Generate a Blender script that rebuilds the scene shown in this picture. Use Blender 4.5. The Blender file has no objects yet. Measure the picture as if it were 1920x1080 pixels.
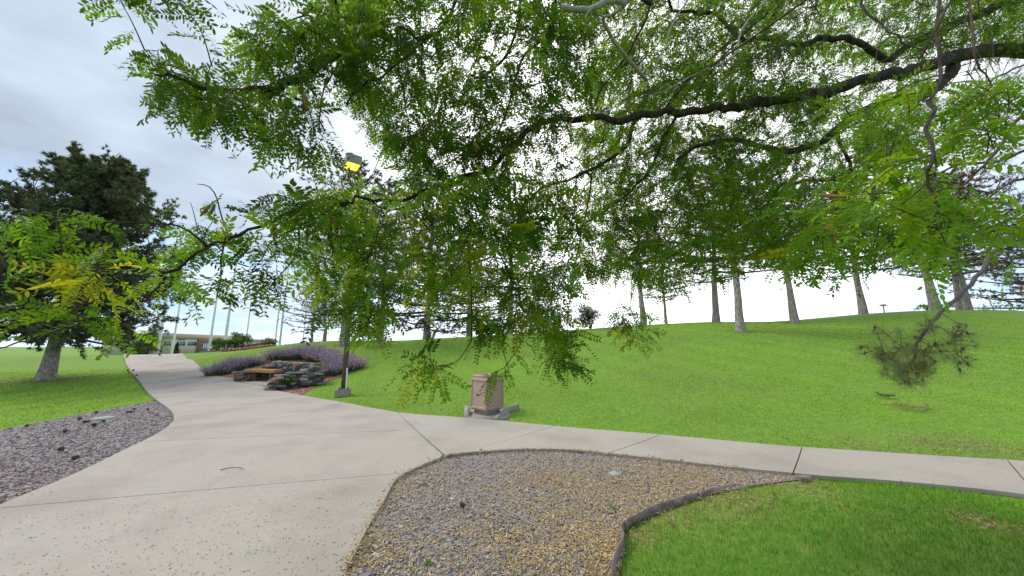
import bpy, bmesh, math, random
import numpy as np
from mathutils import Vector, Matrix
from mathutils.geometry import delaunay_2d_cdt
rng = np.random.default_rng(7); random.seed(7)
S = bpy.context.scene
COL = S.collection
R = math.radians

# ------------------------------------------------------------------ camera, sky, sun, exposure
CAM_H, PITCH, FPX = 1.6, R(9.75), 640.0
cam_d = bpy.data.cameras.new('camera'); cam = bpy.data.objects.new('camera', cam_d); COL.objects.link(cam)
cam.location = (0, 0, CAM_H); cam.rotation_euler = (math.pi / 2 + PITCH, 0, 0)
cam_d.sensor_width = 36; cam_d.lens = 12.0; cam_d.clip_start = 0.05; cam_d.clip_end = 8000
S.camera = cam
SUN_EL, SUN_AZ = R(50), R(-80)                      # azimuth from +Y towards +X
sun_dir = Vector((math.sin(SUN_AZ) * math.cos(SUN_EL), math.cos(SUN_AZ) * math.cos(SUN_EL), math.sin(SUN_EL)))
S.view_settings.view_transform = 'Standard'; S.view_settings.look = 'None'
S.view_settings.exposure = 0.85; S.view_settings.gamma = 1; S.view_settings.use_curve_mapping = False
S.cycles.max_bounces = 8; S.cycles.diffuse_bounces = 3; S.cycles.transmission_bounces = 6; S.cycles.transparent_max_bounces = 8
S.cycles.use_denoising = True

def world():
    w = bpy.data.worlds.new('World'); S.world = w; w.use_nodes = True
    nt = w.node_tree; N = nt.nodes; L = nt.links; N.clear()
    out = N.new('ShaderNodeOutputWorld'); bg = N.new('ShaderNodeBackground'); bg.inputs[1].default_value = 0.1
    sky = N.new('ShaderNodeTexSky'); sky.sky_type = 'NISHITA'; sky.sun_disc = False
    sky.sun_elevation = SUN_EL; sky.sun_rotation = SUN_AZ
    tc = N.new('ShaderNodeTexCoord')
    mp = N.new('ShaderNodeMapping'); mp.inputs['Scale'].default_value = (1, 1, 2.6); L.new(tc.outputs['Generated'], mp.inputs[0])
    n1 = N.new('ShaderNodeTexNoise'); n1.inputs['Scale'].default_value = 3.1; n1.inputs['Detail'].default_value = 8; n1.inputs['Roughness'].default_value = .55
    L.new(mp.outputs[0], n1.inputs['Vector'])
    cov = N.new('ShaderNodeValToRGB'); cov.color_ramp.elements[0].position = .40; cov.color_ramp.elements[1].position = .53
    L.new(n1.outputs[0], cov.inputs[0])
    # overcast sheet closes towards the zenith
    sx = N.new('ShaderNodeSeparateXYZ'); L.new(tc.outputs['Generated'], sx.inputs[0])
    el = N.new('ShaderNodeMapRange'); el.inputs[1].default_value = .10; el.inputs[2].default_value = .34; L.new(sx.outputs[2], el.inputs[0])
    mx = N.new('ShaderNodeMath'); mx.operation = 'MAXIMUM'; L.new(cov.outputs[0], mx.inputs[0]); L.new(el.outputs[0], mx.inputs[1])
    dt = N.new('ShaderNodeVectorMath'); dt.operation = 'DOT_PRODUCT'; L.new(tc.outputs['Generated'], dt.inputs[0])
    dt.inputs[1].default_value = Vector((math.sin(R(16)) * math.cos(R(34)), math.cos(R(16)) * math.cos(R(34)), math.sin(R(34))))
    thick = N.new('ShaderNodeMapRange'); thick.inputs[1].default_value = .62; thick.inputs[2].default_value = .8; L.new(dt.outputs['Value'], thick.inputs[0])   # the cloud sheet is closed ahead and to the right
    mx2 = N.new('ShaderNodeMath'); mx2.operation = 'MAXIMUM'; L.new(mx.outputs[0], mx2.inputs[0]); L.new(thick.outputs[0], mx2.inputs[1])
    br = N.new('ShaderNodeValToRGB'); e = br.color_ramp.elements
    e[0].position = .18; e[0].color = (3.2, 3.8, 4.6, 1); e[1].position = 1; e[1].color = (13, 12.9, 12.6, 1)
    for p, c in ((.60, (3.4, 4.0, 4.8, 1)), (.76, (4.9, 5.4, 6.0, 1)), (.88, (8.6, 8.8, 8.9, 1))):
        k = e.new(p); k.color = c
    L.new(dt.outputs['Value'], br.inputs[0])
    n2 = N.new('ShaderNodeTexNoise'); n2.inputs['Scale'].default_value = 4.5; n2.inputs['Detail'].default_value = 7
    L.new(mp.outputs[0], n2.inputs['Vector'])
    var = N.new('ShaderNodeMapRange'); var.inputs[1].default_value = .3; var.inputs[2].default_value = .7; var.inputs[3].default_value = .8; var.inputs[4].default_value = 1.22
    L.new(n2.outputs[0], var.inputs[0])
    # clouds near the horizon are brighter
    hz = N.new('ShaderNodeMapRange'); hz.inputs[1].default_value = 0; hz.inputs[2].default_value = .3; hz.inputs[3].default_value = 1.75; hz.inputs[4].default_value = 1
    L.new(sx.outputs[2], hz.inputs[0])
    m1 = N.new('ShaderNodeMath'); m1.operation = 'MULTIPLY'; L.new(var.outputs[0], m1.inputs[0]); L.new(hz.outputs[0], m1.inputs[1])
    sc = N.new('ShaderNodeVectorMath'); sc.operation = 'SCALE'; L.new(br.outputs[0], sc.inputs[0]); L.new(m1.outputs[0], sc.inputs['Scale'])
    mix = N.new('ShaderNodeMixRGB'); L.new(mx2.outputs[0], mix.inputs[0])
    gp = N.new('ShaderNodeVectorMath'); gp.operation = 'MULTIPLY_ADD'; L.new(sky.outputs[0], gp.inputs[0])
    gp.inputs[1].default_value = (.35, .42, .5); gp.inputs[2].default_value = (1.2, 2.0, 3.2)
    L.new(gp.outputs[0], mix.inputs[1]); L.new(sc.outputs[0], mix.inputs[2])
    L.new(mix.outputs[0], bg.inputs[0]); L.new(bg.outputs[0], out.inputs[0])
world()
sl = bpy.data.lights.new('sun', 'SUN'); sl.energy = 1.5; sl.angle = R(22); sl.color = (1, .96, .9)
so = bpy.data.objects.new('sun', sl); COL.objects.link(so); so.location = (0, 0, 30)
so.rotation_euler = sun_dir.to_track_quat('Z', 'Y').to_euler()

# ------------------------------------------------------------------ helpers
cp, sp_ = math.cos(PITCH), math.sin(PITCH)
def raydir(px, py):
    u = (np.asarray(px, float) - 960) / FPX; w = (540 - np.asarray(py, float)) / FPX
    return np.stack([u, cp - w * sp_, sp_ + w * cp], -1)
def P(px, py, t): return np.array([0, 0, CAM_H]) + raydir(px, py) * t

def mesh_np(name, V, F, col=None, mats=None, smooth=False, midx=None):
    """V (n,3); F an array (m,k) or a list of such arrays"""
    if not isinstance(F, list): F = [F]
    F = [np.asarray(f, np.int32) for f in F if len(f)]
    V = np.asarray(V, np.float32)
    me = bpy.data.meshes.new(name)
    me.vertices.add(len(V)); me.vertices.foreach_set('co', V.ravel())
    nl = sum(f.size for f in F); npol = sum(len(f) for f in F)
    me.loops.add(nl); me.polygons.add(npol)
    me.loops.foreach_set('vertex_index', np.concatenate([f.ravel() for f in F]))
    st = []; o = 0
    for f in F:
        st.append(o + np.arange(len(f)) * f.shape[1]); o += f.size
    me.polygons.foreach_set('loop_start', np.concatenate(st).astype(np.int32))
    if midx is not None: me.polygons.foreach_set('material_index', np.asarray(midx, np.int32))
    if smooth: me.polygons.foreach_set('use_smooth', np.ones(npol, bool))
    me.update(calc_edges=True)
    if col is not None:
        a = me.attributes.new('Col', 'FLOAT_COLOR', 'POINT')
        c = np.ones((len(V), 4), np.float32); c[:, :3] = col; a.data.foreach_set('color', c.ravel())
    for m in (mats or []): me.materials.append(m)
    return me
def link(name, me, parent=None, loc=None):
    o = bpy.data.objects.new(name, me); COL.objects.link(o)
    if parent is not None: o.parent = parent
    if loc is not None: o.location = loc
    return o
def tag(o, label=None, cat=None, group=None, kind=None):
    if label: o['label'] = label
    if cat: o['category'] = cat
    if group: o['group'] = group
    if kind: o['kind'] = kind
    return o
def thing(name, label, cat, loc=(0, 0, 0), group=None, rz=0):
    o = bpy.data.objects.new(name, None); COL.objects.link(o); o.location = Vector(loc); o.rotation_euler[2] = rz
    o.empty_display_size = .2
    return tag(o, label, cat, group)
def part(name, V, F, mat, parent, col=None, smooth=False, world=True):
    V = np.asarray(V, float)
    if world and parent is not None:
        base = np.array(parent.location) + (np.array(parent.parent.location) if parent.parent else 0)
        V = V - base
    return link(name, mesh_np(name, V, F, col, [mat], smooth), parent)

class MB:
    def __init__(s): s.V = []; s.F = {}; s.C = []; s.n = 0
    def add(s, V, F, c=None):
        V = np.asarray(V, float)
        for f in (F if isinstance(F, list) else [F]):
            f = np.asarray(f, int)
            if len(f): s.F.setdefault(f.shape[1], []).append(f + s.n)
        s.V.append(V); s.n += len(V)
        if c is not None: s.C.append(np.broadcast_to(np.asarray(c, float), (len(V), 3)))
        return s
    def get(s):
        return np.concatenate(s.V), [np.concatenate(f) for f in s.F.values()], (np.concatenate(s.C) if s.C else None)
    def mesh(s, name, mat, smooth=False):
        V, F, C = s.get(); return mesh_np(name, V, F, C, [mat], smooth)
    def part(s, name, mat, parent, smooth=False, world=True):
        V, F, C = s.get(); return part(name, V, F, mat, parent, C, smooth, world)

BOXF = np.array([[0, 3, 2, 1], [4, 5, 6, 7], [0, 1, 5, 4], [1, 2, 6, 5], [2, 3, 7, 6], [3, 0, 4, 7]])
def box(c, s, rz=0, taper=1.0):
    x, y, z = np.array(s) / 2
    v = np.array([[-x, -y, -z], [x, -y, -z], [x, y, -z], [-x, y, -z], [-x * taper, -y * taper, z], [x * taper, -y * taper, z], [x * taper, y * taper, z], [-x * taper, y * taper, z]])
    a, b = math.cos(rz), math.sin(rz)
    return v @ np.array([[a, b, 0], [-b, a, 0], [0, 0, 1]]) + np.array(c), BOXF
def bevbox(name, c, s, mat, parent, bev=.02, rz=0, taper=1.0, world=True, seg=2):
    V, F = box((0, 0, 0), s, 0, taper)
    bm = bmesh.new(); vs = [bm.verts.new(v) for v in V]
    for f in F: bm.faces.new([vs[i] for i in f])
    bmesh.ops.bevel(bm, geom=bm.edges[:], offset=bev, segments=seg, affect='EDGES')
    me = bpy.data.meshes.new(name); bm.to_mesh(me); bm.free(); me.materials.append(mat)
    o = link(name, me, parent)
    c = Vector(c)
    if world and parent is not None:
        c -= parent.location
        if parent.parent: c -= parent.parent.location
    o.location = c; o.rotation_euler[2] = rz
    return o
def frames(pts):
    pts = np.asarray(pts, float); T = np.gradient(pts, axis=0); T /= np.linalg.norm(T, axis=1, keepdims=True) + 1e-9
    ref = np.where(np.abs(T[:, 2:3]) < .9, np.array([[0, 0, 1.]]), np.array([[1., 0, 0]]))
    A = np.cross(T, ref); A /= np.linalg.norm(A, axis=1, keepdims=True) + 1e-9
    # keep continuity
    for i in range(1, len(A)):
        a = A[i - 1] - T[i] * (A[i - 1] @ T[i]); n = np.linalg.norm(a)
        if n > 1e-6: A[i] = a / n
    return T, A, np.cross(T, A)
def tube(pts, rad, n=6, cap=True):
    pts = np.asarray(pts, float); m = len(pts); rad = np.broadcast_to(np.asarray(rad, float), (m,))
    T, A, B = frames(pts); th = np.arange(n) / n * 2 * math.pi
    V = pts[:, None] + rad[:, None, None] * (np.cos(th)[None, :, None] * A[:, None] + np.sin(th)[None, :, None] * B[:, None])
    V = V.reshape(-1, 3); i = np.arange(m - 1)[:, None] * n; j = np.arange(n)[None]; k = (j + 1) % n
    F = np.stack([i + j, i + k, i + n + k, i + n + j], -1).reshape(-1, 4)
    if not cap: return V, [F]
    c = len(V); V = np.concatenate([V, pts[:1], pts[-1:]])
    f0 = np.stack([np.full(n, c), (np.arange(n) + 1) % n, np.arange(n)], -1)
    f1 = np.stack([np.full(n, c + 1), (m - 1) * n + np.arange(n), (m - 1) * n + (np.arange(n) + 1) % n], -1)
    return V, [F, f0, f1]
def smooth_poly(pts, n=40):
    """Catmull-Rom through pts"""
    p = np.asarray(pts, float); p = np.vstack([2 * p[0] - p[1], p, 2 * p[-1] - p[-2]])
    seg = len(p) - 3; t = np.linspace(0, seg - 1e-6, n); i = t.astype(int); f = (t - i)[:, None]
    a, b, c, d = p[i], p[i + 1], p[i + 2], p[i + 3]
    return .5 * (2 * b + (c - a) * f + (2 * a - 5 * b + 4 * c - d) * f ** 2 + (3 * b - a - 3 * c + d) * f ** 3)
def lathe(prof, n=16):
    prof = np.asarray(prof, float); m = len(prof); th = np.arange(n) / n * 2 * math.pi
    V = np.stack([prof[:, 0:1] * np.cos(th), prof[:, 0:1] * np.sin(th), np.repeat(prof[:, 1:2], n, 1)], -1).reshape(-1, 3)
    i = np.arange(m - 1)[:, None] * n; j = np.arange(n)[None]; k = (j + 1) % n
    return V, np.stack([i + j, i + k, i + n + k, i + n + j], -1).reshape(-1, 4)
def inpoly(x, y, poly):
    poly = np.asarray(poly)[:, :2]; ins = np.zeros(np.shape(x), bool); j = len(poly) - 1
    for i in range(len(poly)):
        xi, yi = poly[i]; xj, yj = poly[j]
        c = ((yi > y) != (yj > y)) & (x < (xj - xi) * (y - yi) / (yj - yi + 1e-12) + xi)
        ins ^= c; j = i
    return ins

# ------------------------------------------------------------------ materials
def mat(name, base=(.5, .5, .5), rough=.8, var=None, scale=8, detail=6, bump=0, bscale=None, attr=False, objcol=False, trans=0, spec=.3, metal=0, emit=None, ramp=(.35, .65), mapscale=None, second=None):
    m = bpy.data.materials.new(name); m.use_nodes = True; nt = m.node_tree; N = nt.nodes; L = nt.links
    b = N['Principled BSDF']; out = N['Material Output']
    b.inputs['Roughness'].default_value = rough; b.inputs['Base Color'].default_value = (*base, 1)
    b.inputs['Specular IOR Level'].default_value = spec; b.inputs['Metallic'].default_value = metal
    src = None
    tc = N.new('ShaderNodeTexCoord'); vec = tc.outputs['Object']
    if mapscale:
        mp = N.new('ShaderNodeMapping'); mp.inputs['Scale'].default_value = mapscale; L.new(vec, mp.inputs[0]); vec = mp.outputs[0]
    if attr:
        a = N.new('ShaderNodeAttribute'); a.attribute_name = 'Col'; src = a.outputs['Color']
    if objcol:
        a = N.new('ShaderNodeObjectInfo'); src = a.outputs['Color']
    if var is not None:
        n = N.new('ShaderNodeTexNoise'); n.inputs['Scale'].default_value = scale; n.inputs['Detail'].default_value = detail; n.inputs['Roughness'].default_value = .6
        L.new(vec, n.inputs['Vector'])
        r = N.new('ShaderNodeValToRGB'); r.color_ramp.elements[0].position = ramp[0]; r.color_ramp.elements[1].position = ramp[1]
        L.new(n.outputs[0], r.inputs[0])
        if src is None:
            r.color_ramp.elements[0].color = (*base, 1); r.color_ramp.elements[1].color = (*var, 1); src = r.outputs[0]
        else:
            r.color_ramp.elements[0].color = (var[0],) * 3 + (1,); r.color_ramp.elements[1].color = (var[1],) * 3 + (1,)
            mu = N.new('ShaderNodeMixRGB'); mu.blend_type = 'MULTIPLY'; mu.inputs[0].default_value = 1
            L.new(src, mu.inputs[1]); L.new(r.outputs[0], mu.inputs[2]); src = mu.outputs[0]
    if second is not None:      # (colour, scale, low, high): large worn or stained areas
        n = N.new('ShaderNodeTexNoise'); n.inputs['Scale'].default_value = second[1]; n.inputs['Detail'].default_value = 5
        L.new(vec, n.inputs['Vector']); r = N.new('ShaderNodeMapRange'); r.inputs[1].default_value = second[2]; r.inputs[2].default_value = second[3]
        L.new(n.outputs[0], r.inputs[0]); mu = N.new('ShaderNodeMixRGB'); L.new(r.outputs[0], mu.inputs[0]); L.new(src, mu.inputs[1]); mu.inputs[2].default_value = (*second[0], 1); src = mu.outputs[0]
    if src is not None: L.new(src, b.inputs['Base Color'])
    if bump:
        n = N.new('ShaderNodeTexNoise'); n.inputs['Scale'].default_value = bscale or scale * 3; n.inputs['Detail'].default_value = 6
        L.new(vec, n.inputs['Vector']); bp = N.new('ShaderNodeBump'); bp.inputs['Strength'].default_value = bump; bp.inputs['Distance'].default_value = .02
        L.new(n.outputs[0], bp.inputs['Height']); L.new(bp.outputs[0], b.inputs['Normal'])
    if trans:
        t = N.new('ShaderNodeBsdfTranslucent'); mx = N.new('ShaderNodeMixShader'); mx.inputs[0].default_value = trans
        if src is not None:
            g = N.new('ShaderNodeMixRGB'); g.blend_type = 'MULTIPLY'; g.inputs[0].default_value = 1; g.inputs[2].default_value = (1.5, 1.3, .55, 1)
            L.new(src, g.inputs[1]); L.new(g.outputs[0], t.inputs[0])
        else: t.inputs[0].default_value = (*base, 1)
        L.new(b.outputs[0], mx.inputs[1]); L.new(t.outputs[0], mx.inputs[2]); L.new(mx.outputs[0], out.inputs[0])
    if emit:
        b.inputs['Emission Color'].default_value = (*emit[0], 1); b.inputs['Emission Strength'].default_value = emit[1]
    return m
M = {}
M['lawn'] = mat('lawn_soil', (.12, .22, .026), .95, (.185, .31, .034), 9, 10, bump=.6, bscale=60, second=((.15, .22, .04), .3, .5, .75))
M['blade'] = mat('grass_blade', rough=.7, attr=True, trans=.45, spec=.2)
M['concrete'] = mat('path_concrete', (.35, .312, .268), .9, (.41, .37, .322), 26, 12, bump=.25, bscale=140, ramp=(.2, .8), second=((.265, .23, .198), .9, .47, .82))
M['joint'] = mat('joint_sand', (.20, .15, .10), 1, (.30, .20, .10), 20)
M['soil'] = mat('bed_soil', (.20, .18, .18), 1, (.30, .27, .26), 40, bump=.5, bscale=120)
M['redmulch'] = mat('red_mulch', (.25, .12, .09), 1, (.36, .20, .16), 60, bump=.6, bscale=150)
M['stone'] = mat('gravel_stone', rough=.85, attr=True, var=(.75, 1.2), scale=60)
M['chip'] = mat('dry_litter', rough=.9, attr=True)
M['bark'] = mat('locust_bark', (.022, .017, .014), .95, (.075, .056, .045), 30, 8, bump=1.0, bscale=45, mapscale=(1, 1, .35))
M['twig'] = mat('twig_bark', (.06, .04, .03), .9, (.13, .09, .07), 40)
M['greybark'] = mat('dead_wood', (.28, .25, .25), .9, (.42, .38, .37), 30, bump=.4)
M['leaf'] = mat('locust_leaf', rough=.5, attr=True, trans=.62, spec=.25)
M['leafobj'] = mat('locust_leaf_near', rough=.45, objcol=True, var=(.85, 1.15), scale=25, trans=.62, spec=.25)
M['catkin'] = mat('catkin', (.20, .12, .03), .9, (.34, .22, .06), 90)
M['pinebark'] = mat('pine_bark', (.17, .14, .13), .95, (.50, .44, .41), 16, 8, bump=1, bscale=24, mapscale=(1, 1, .4))
M['softneedle'] = mat('soft_needle', rough=.6, attr=True, trans=.4, spec=.2)
M['boughbark'] = mat('bough_bark', (.10, .075, .07), .95, (.22, .17, .155), 40, bump=.6)
M['needle'] = mat('pine_needle', rough=.6, attr=True, trans=.15, spec=.25)
M['lampmetal'] = mat('bronze_paint', (.115, .085, .075), .55, (.15, .115, .10), 6, spec=.4)
M['lampgrey'] = mat('lamp_housing_paint', (.22, .21, .23), .5, (.27, .26, .28), 8, spec=.4)
M['glow'] = mat('sodium_lens', (.9, .5, .1), .4, emit=((1, .42, .03), 1.5))
M['bulb'] = mat('sodium_bulb', (1, .8, .2), .4, emit=((1, .72, .08), 4))
M['bin'] = mat('pink_aggregate', (.39, .27, .21), .95, (.51, .37, .30), 70, 8, bump=.25, bscale=150)
M['cement'] = mat('grey_cement', (.25, .225, .20), .95, (.36, .33, .30), 15, bump=.4, bscale=70)
M['dark'] = mat('dark_gap', (.02, .02, .02), .9)
M['wood'] = mat('bench_wood', (.42, .20, .06), .6, (.55, .29, .10), 5, bump=.2, mapscale=(1, 12, 12))
M['rust'] = mat('rust_post', (.20, .09, .07), .8, (.28, .13, .10), 20)
M['lav'] = mat('catmint_flower', rough=.8, attr=True, trans=.3)
M['shrub'] = mat('shrub_leaf', rough=.55, attr=True, trans=.35, spec=.3)
M['white'] = mat('white_paint', (.74, .74, .76), .5, (.82, .82, .83), 3, spec=.4)
M['stucco'] = mat('beige_stucco', (.44, .37, .33), .9, (.48, .41, .36), 2)
M['stucco2'] = mat('pale_stucco', (.56, .48, .41), .9, (.60, .52, .45), 2)
M['brick'] = mat('brick_face', (.23, .125, .095), .9, (.30, .17, .13), 3)
M['glass'] = mat('blue_window', (.09, .20, .26), .15, (.15, .31, .38), .6, spec=.8)
M['glassd'] = mat('dark_window', (.02, .025, .045), .15, spec=.6)
M['signblue'] = mat('sign_blue', (.10, .10, .32), .6)
M['steel'] = mat('edging_steel', (.15, .115, .10), .75, (.32, .26, .24), 12, bump=.3, metal=.2)
M['cover'] = mat('valve_cover', (.24, .29, .27), .7, (.33, .38, .35), 20)
M['cone'] = mat('pine_cone', (.07, .035, .025), .9, (.17, .08, .05), 60)
M['plasticwhite'] = mat('conduit_white', (.65, .64, .62), .5)
M['carblue'] = mat('car_paint', (.02, .035, .09), .3, spec=.6)
M['carsilver'] = mat('car_silver', (.45, .46, .48), .35, spec=.6, metal=.4)
M['tyre'] = mat('tyre_rubber', (.02, .02, .02), .8)
STONES = [mat('slate_dark', (.055, .06, .065), .85, (.12, .125, .125), 14, bump=.6, bscale=30), mat('slate_green', (.10, .115, .10), .85, (.19, .20, .165), 12, bump=.6, bscale=30),
          mat('stone_rust', (.24, .115, .07), .9, (.32, .19, .13), 12, bump=.6, bscale=30), mat('stone_tan', (.23, .18, .15), .9, (.33, .28, .24), 12, bump=.6, bscale=30),
          mat('stone_grey', (.17, .165, .17), .9, (.27, .26, .265), 12, bump=.6, bscale=30)]

# ------------------------------------------------------------------ terrain
def flat(px, py):
    d = raydir(px, py); return (np.array([0, 0, CAM_H]) + d * (CAM_H / -d[2]))[:2].tolist() + [0.0]
ctrl = []
for q in [(0, 1000), (0, 870), (0, 806), (150, 880), (320, 800), (300, 960), (600, 950), (600, 820), (760, 780), (640, 744), (560, 745), (870, 785), (960, 793), (1100, 806), (1300, 826), (1500, 846), (1700, 857), (1920, 869), (2400, 900), (2400, 1000), (1920, 940), (1500, 900), (1200, 870), (800, 1050), (1150, 1060), (1700, 1060), (-300, 830), (-300, 950), (450, 770), (200, 760)]:
    ctrl.append(flat(*q))
for q in [(-6, -6, 0), (6, -6, 0), (0, -6, 0), (16, -6, 0), (-16, -6, 0), (20, 3, 0.1), (-20, 3, 0)]: ctrl.append(list(q))
for px, py, t in [
    (505, 733, 12.3), (445, 713, 14.2), (400, 705, 15.5), (375, 690, 19), (355, 675, 24), (340, 661.5, 28), (290, 750, 10.3), (262, 718, 14.7), (240, 690, 20), (231, 660, 28), (285, 660, 28.5),
    (85, 712, 15.0), (0, 720, 14), (-200, 740, 12), (180, 656, 27), (60, 657, 26), (-150, 660, 24), (150, 690, 19), (0, 680, 19),
    (590, 712, 14.3), (640, 690, 16.0), (600, 664, 18.6), (470, 678, 18.5), (430, 664, 22.5), (400, 658.5, 25), (470, 655, 25.5), (515, 648, 27), (570, 642, 26),
    (643, 647, 20.5), (710, 650, 20), (800, 636, 25), (740, 641, 25), (960, 627, 25), (1100, 617, 25), (800, 700, 13.6), (760, 670, 16.8), (960, 690, 12.8), (960, 655, 17.5),
    (1207, 610, 24.5), (1390, 621, 16.5), (1490, 607, 21), (1340, 604, 24), (1618, 589, 23), (1755, 582, 21), (1900, 582, 20), (1100, 700, 11.5), (1100, 650, 16.5), (1390, 720, 9.3), (1390, 665, 12.6),
    (1700, 720, 8.6), (1700, 650, 13.2), (1900, 700, 8.8), (1900, 640, 13.5), (2200, 600, 16), (2300, 700, 8.5)]:
    ctrl.append(P(px, py, t).tolist())
# beyond the crest the land falls away
for px, py, t, z in [(231, 660, 36, .9), (340, 660, 36, .9), (231, 660, 50, -.2), (400, 650, 36, 1.0), (515, 645, 38, 1.3), (515, 645, 52, 0), (640, 640, 36, 1.7), (640, 640, 52, .3), (960, 620, 34, 2.2), (960, 620, 52, .6), (1340, 600, 32, 2.9), (1340, 600, 50, 1), (1755, 580, 30, 3.1), (1755, 580, 46, 1.4),
                     (2100, 580, 30, 3), (2100, 580, 44, 1.2), (60, 650, 36, .8), (60, 650, 50, -.2), (-200, 650, 34, .8), (-200, 650, 48, 0)]:
    q = P(px, py, t); ctrl.append([q[0], q[1], z])
ctrl = np.array(ctrl)
def tps_k(r2): return .5 * r2 * np.log(r2 + 1e-9)
_x = ctrl[:, :2] / 10; _n = len(_x)
_K = tps_k(((_x[:, None] - _x[None]) ** 2).sum(-1)) + np.eye(_n) * .012
_A = np.zeros((_n + 3, _n + 3)); _A[:_n, :_n] = _K; _A[:_n, _n] = 1; _A[:_n, _n + 1:] = _x; _A[_n, :_n] = 1; _A[_n + 1:, :_n] = _x.T
_w = np.linalg.solve(_A, np.concatenate([ctrl[:, 2], np.zeros(3)]))
FARZ = -1.6
FLATS = []            # (centre xy, e1, half1, e2, half2, z): levelled pads cut into the slope
def h(x, y):
    x = np.asarray(x, float); y = np.asarray(y, float); sh = np.broadcast(x, y).shape
    q = np.stack(np.broadcast_arrays(x, y), -1).reshape(-1, 2) / 10
    out = np.empty(len(q))
    for a in range(0, len(q), 20000):
        s = q[a:a + 20000]; r2 = ((s[:, None] - _x[None]) ** 2).sum(-1)
        out[a:a + 20000] = tps_k(r2) @ _w[:_n] + _w[_n] + s @ _w[_n + 1:]
    d = np.hypot(q[:, 0], q[:, 1]) * 10
    k = np.clip((d - 36) / 28, 0, 1); k = k * k * (3 - 2 * k)
    z = np.clip(out, -3, 5) * (1 - k) + FARZ * k
    for c, e1, a1, e2, a2, z0 in FLATS:
        p = q * 10 - c; m = np.clip((a1 + .25 - np.abs(p @ e1)) / .25, 0, 1) * np.clip((a2 + .25 - np.abs(p @ e2)) / .25, 0, 1)
        z = z * (1 - m) + z0 * m
    return z.reshape(sh)
def hz(x, y): return float(h(x, y))
def ground(px, py, tmax=45):
    d = raydir(px, py); ts = np.linspace(1.0, tmax, 500); q = np.array([0, 0, CAM_H]) + ts[:, None] * d
    g = h(q[:, 0], q[:, 1]); i = np.argmax(q[:, 2] <= g)
    if q[i, 2] > g[i]: i = int(np.argmin(q[:, 2] - g)); return np.array([q[i, 0], q[i, 1], g[i]])
    a, b = ts[max(i - 1, 0)], ts[i]
    for _ in range(18):
        m = (a + b) / 2; s = np.array([0, 0, CAM_H]) + m * d
        if s[2] <= hz(s[0], s[1]): b = m
        else: a = m
    s = np.array([0, 0, CAM_H]) + b * d; s[2] = hz(s[0], s[1]); return s
def gpts(lst): return np.array([ground(*q) for q in lst])

# the bench niche is levelled into the bank
NA, NF = ground(445, 713), ground(506, 733)
NE1 = (NF - NA)[:2]; NLEN = np.hypot(*NE1); NE1 = NE1 / NLEN; NE2 = np.array([-NE1[1], NE1[0]]); NZ = (NA[2] + NF[2]) / 2
FLATS.append(((NA[:2] + NF[:2]) / 2 + NE2 * .75, NE1, NLEN / 2 - .15, NE2, .78, NZ - .04))
# so is the litter bin's pad
BC = ground(913, 784); BCEN = BC[:2] + np.array([-.031, .426])
FLATS.append((BCEN, np.array([1., 0]), .38, np.array([0, 1.]), .42, BC[2] - .02))
def axis(lo, hi, step, far):
    a = np.arange(lo, hi + 1e-6, step); g = []; s = step; v = hi
    while v < far: s *= 1.35; v += s; g.append(v)
    g2 = []; s = step; v = lo
    while v > -far: s *= 1.35; v -= s; g2.append(v)
    return np.concatenate([g2[::-1], a, g])
gx, gy = axis(-42, 42, .3, 5000), axis(-4, 46, .3, 5000)
GX, GY = np.meshgrid(gx, gy); GZ = h(GX, GY)
nx, ny = len(gx), len(gy); idx = np.arange(nx * ny).reshape(ny, nx)
gF = np.stack([idx[:-1, :-1], idx[:-1, 1:], idx[1:, 1:], idx[1:, :-1]], -1).reshape(-1, 4)
tag(link('lawn_ground', mesh_np('lawn_ground', np.stack([GX, GY, GZ], -1).reshape(-1, 3), gF, None, [M['lawn']], True)), kind='structure')

def sheet(name, poly, dz, material, step=.3, parent=None, world=True):
    poly = np.asarray(poly)[:, :2]
    # densify the outline
    out = []
    for a, b in zip(poly, np.roll(poly, -1, 0)):
        k = max(1, int(np.hypot(*(b - a)) / step)); out += [a + (b - a) * i / k for i in range(k)]
    out = np.array(out); lo, hi = out.min(0), out.max(0)
    X, Y = np.meshgrid(np.arange(lo[0], hi[0], step), np.arange(lo[1], hi[1], step)); X = X.ravel(); Y = Y.ravel()
    ins = inpoly(X, Y, out); pts = np.concatenate([out, np.stack([X, Y], -1)[ins]])
    vs, es, fs, *_ = delaunay_2d_cdt([Vector(p) for p in pts], [(i, (i + 1) % len(out)) for i in range(len(out))], [list(range(len(out)))], 2, 1e-4)
    V = np.array([[v.x, v.y, 0] for v in vs]); V[:, 2] = h(V[:, 0], V[:, 1]) + dz
    F = [f for f in fs if len(f) == 3]
    return link(name, mesh_np(name, V, np.array(F), None, [material], True), parent)

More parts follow.
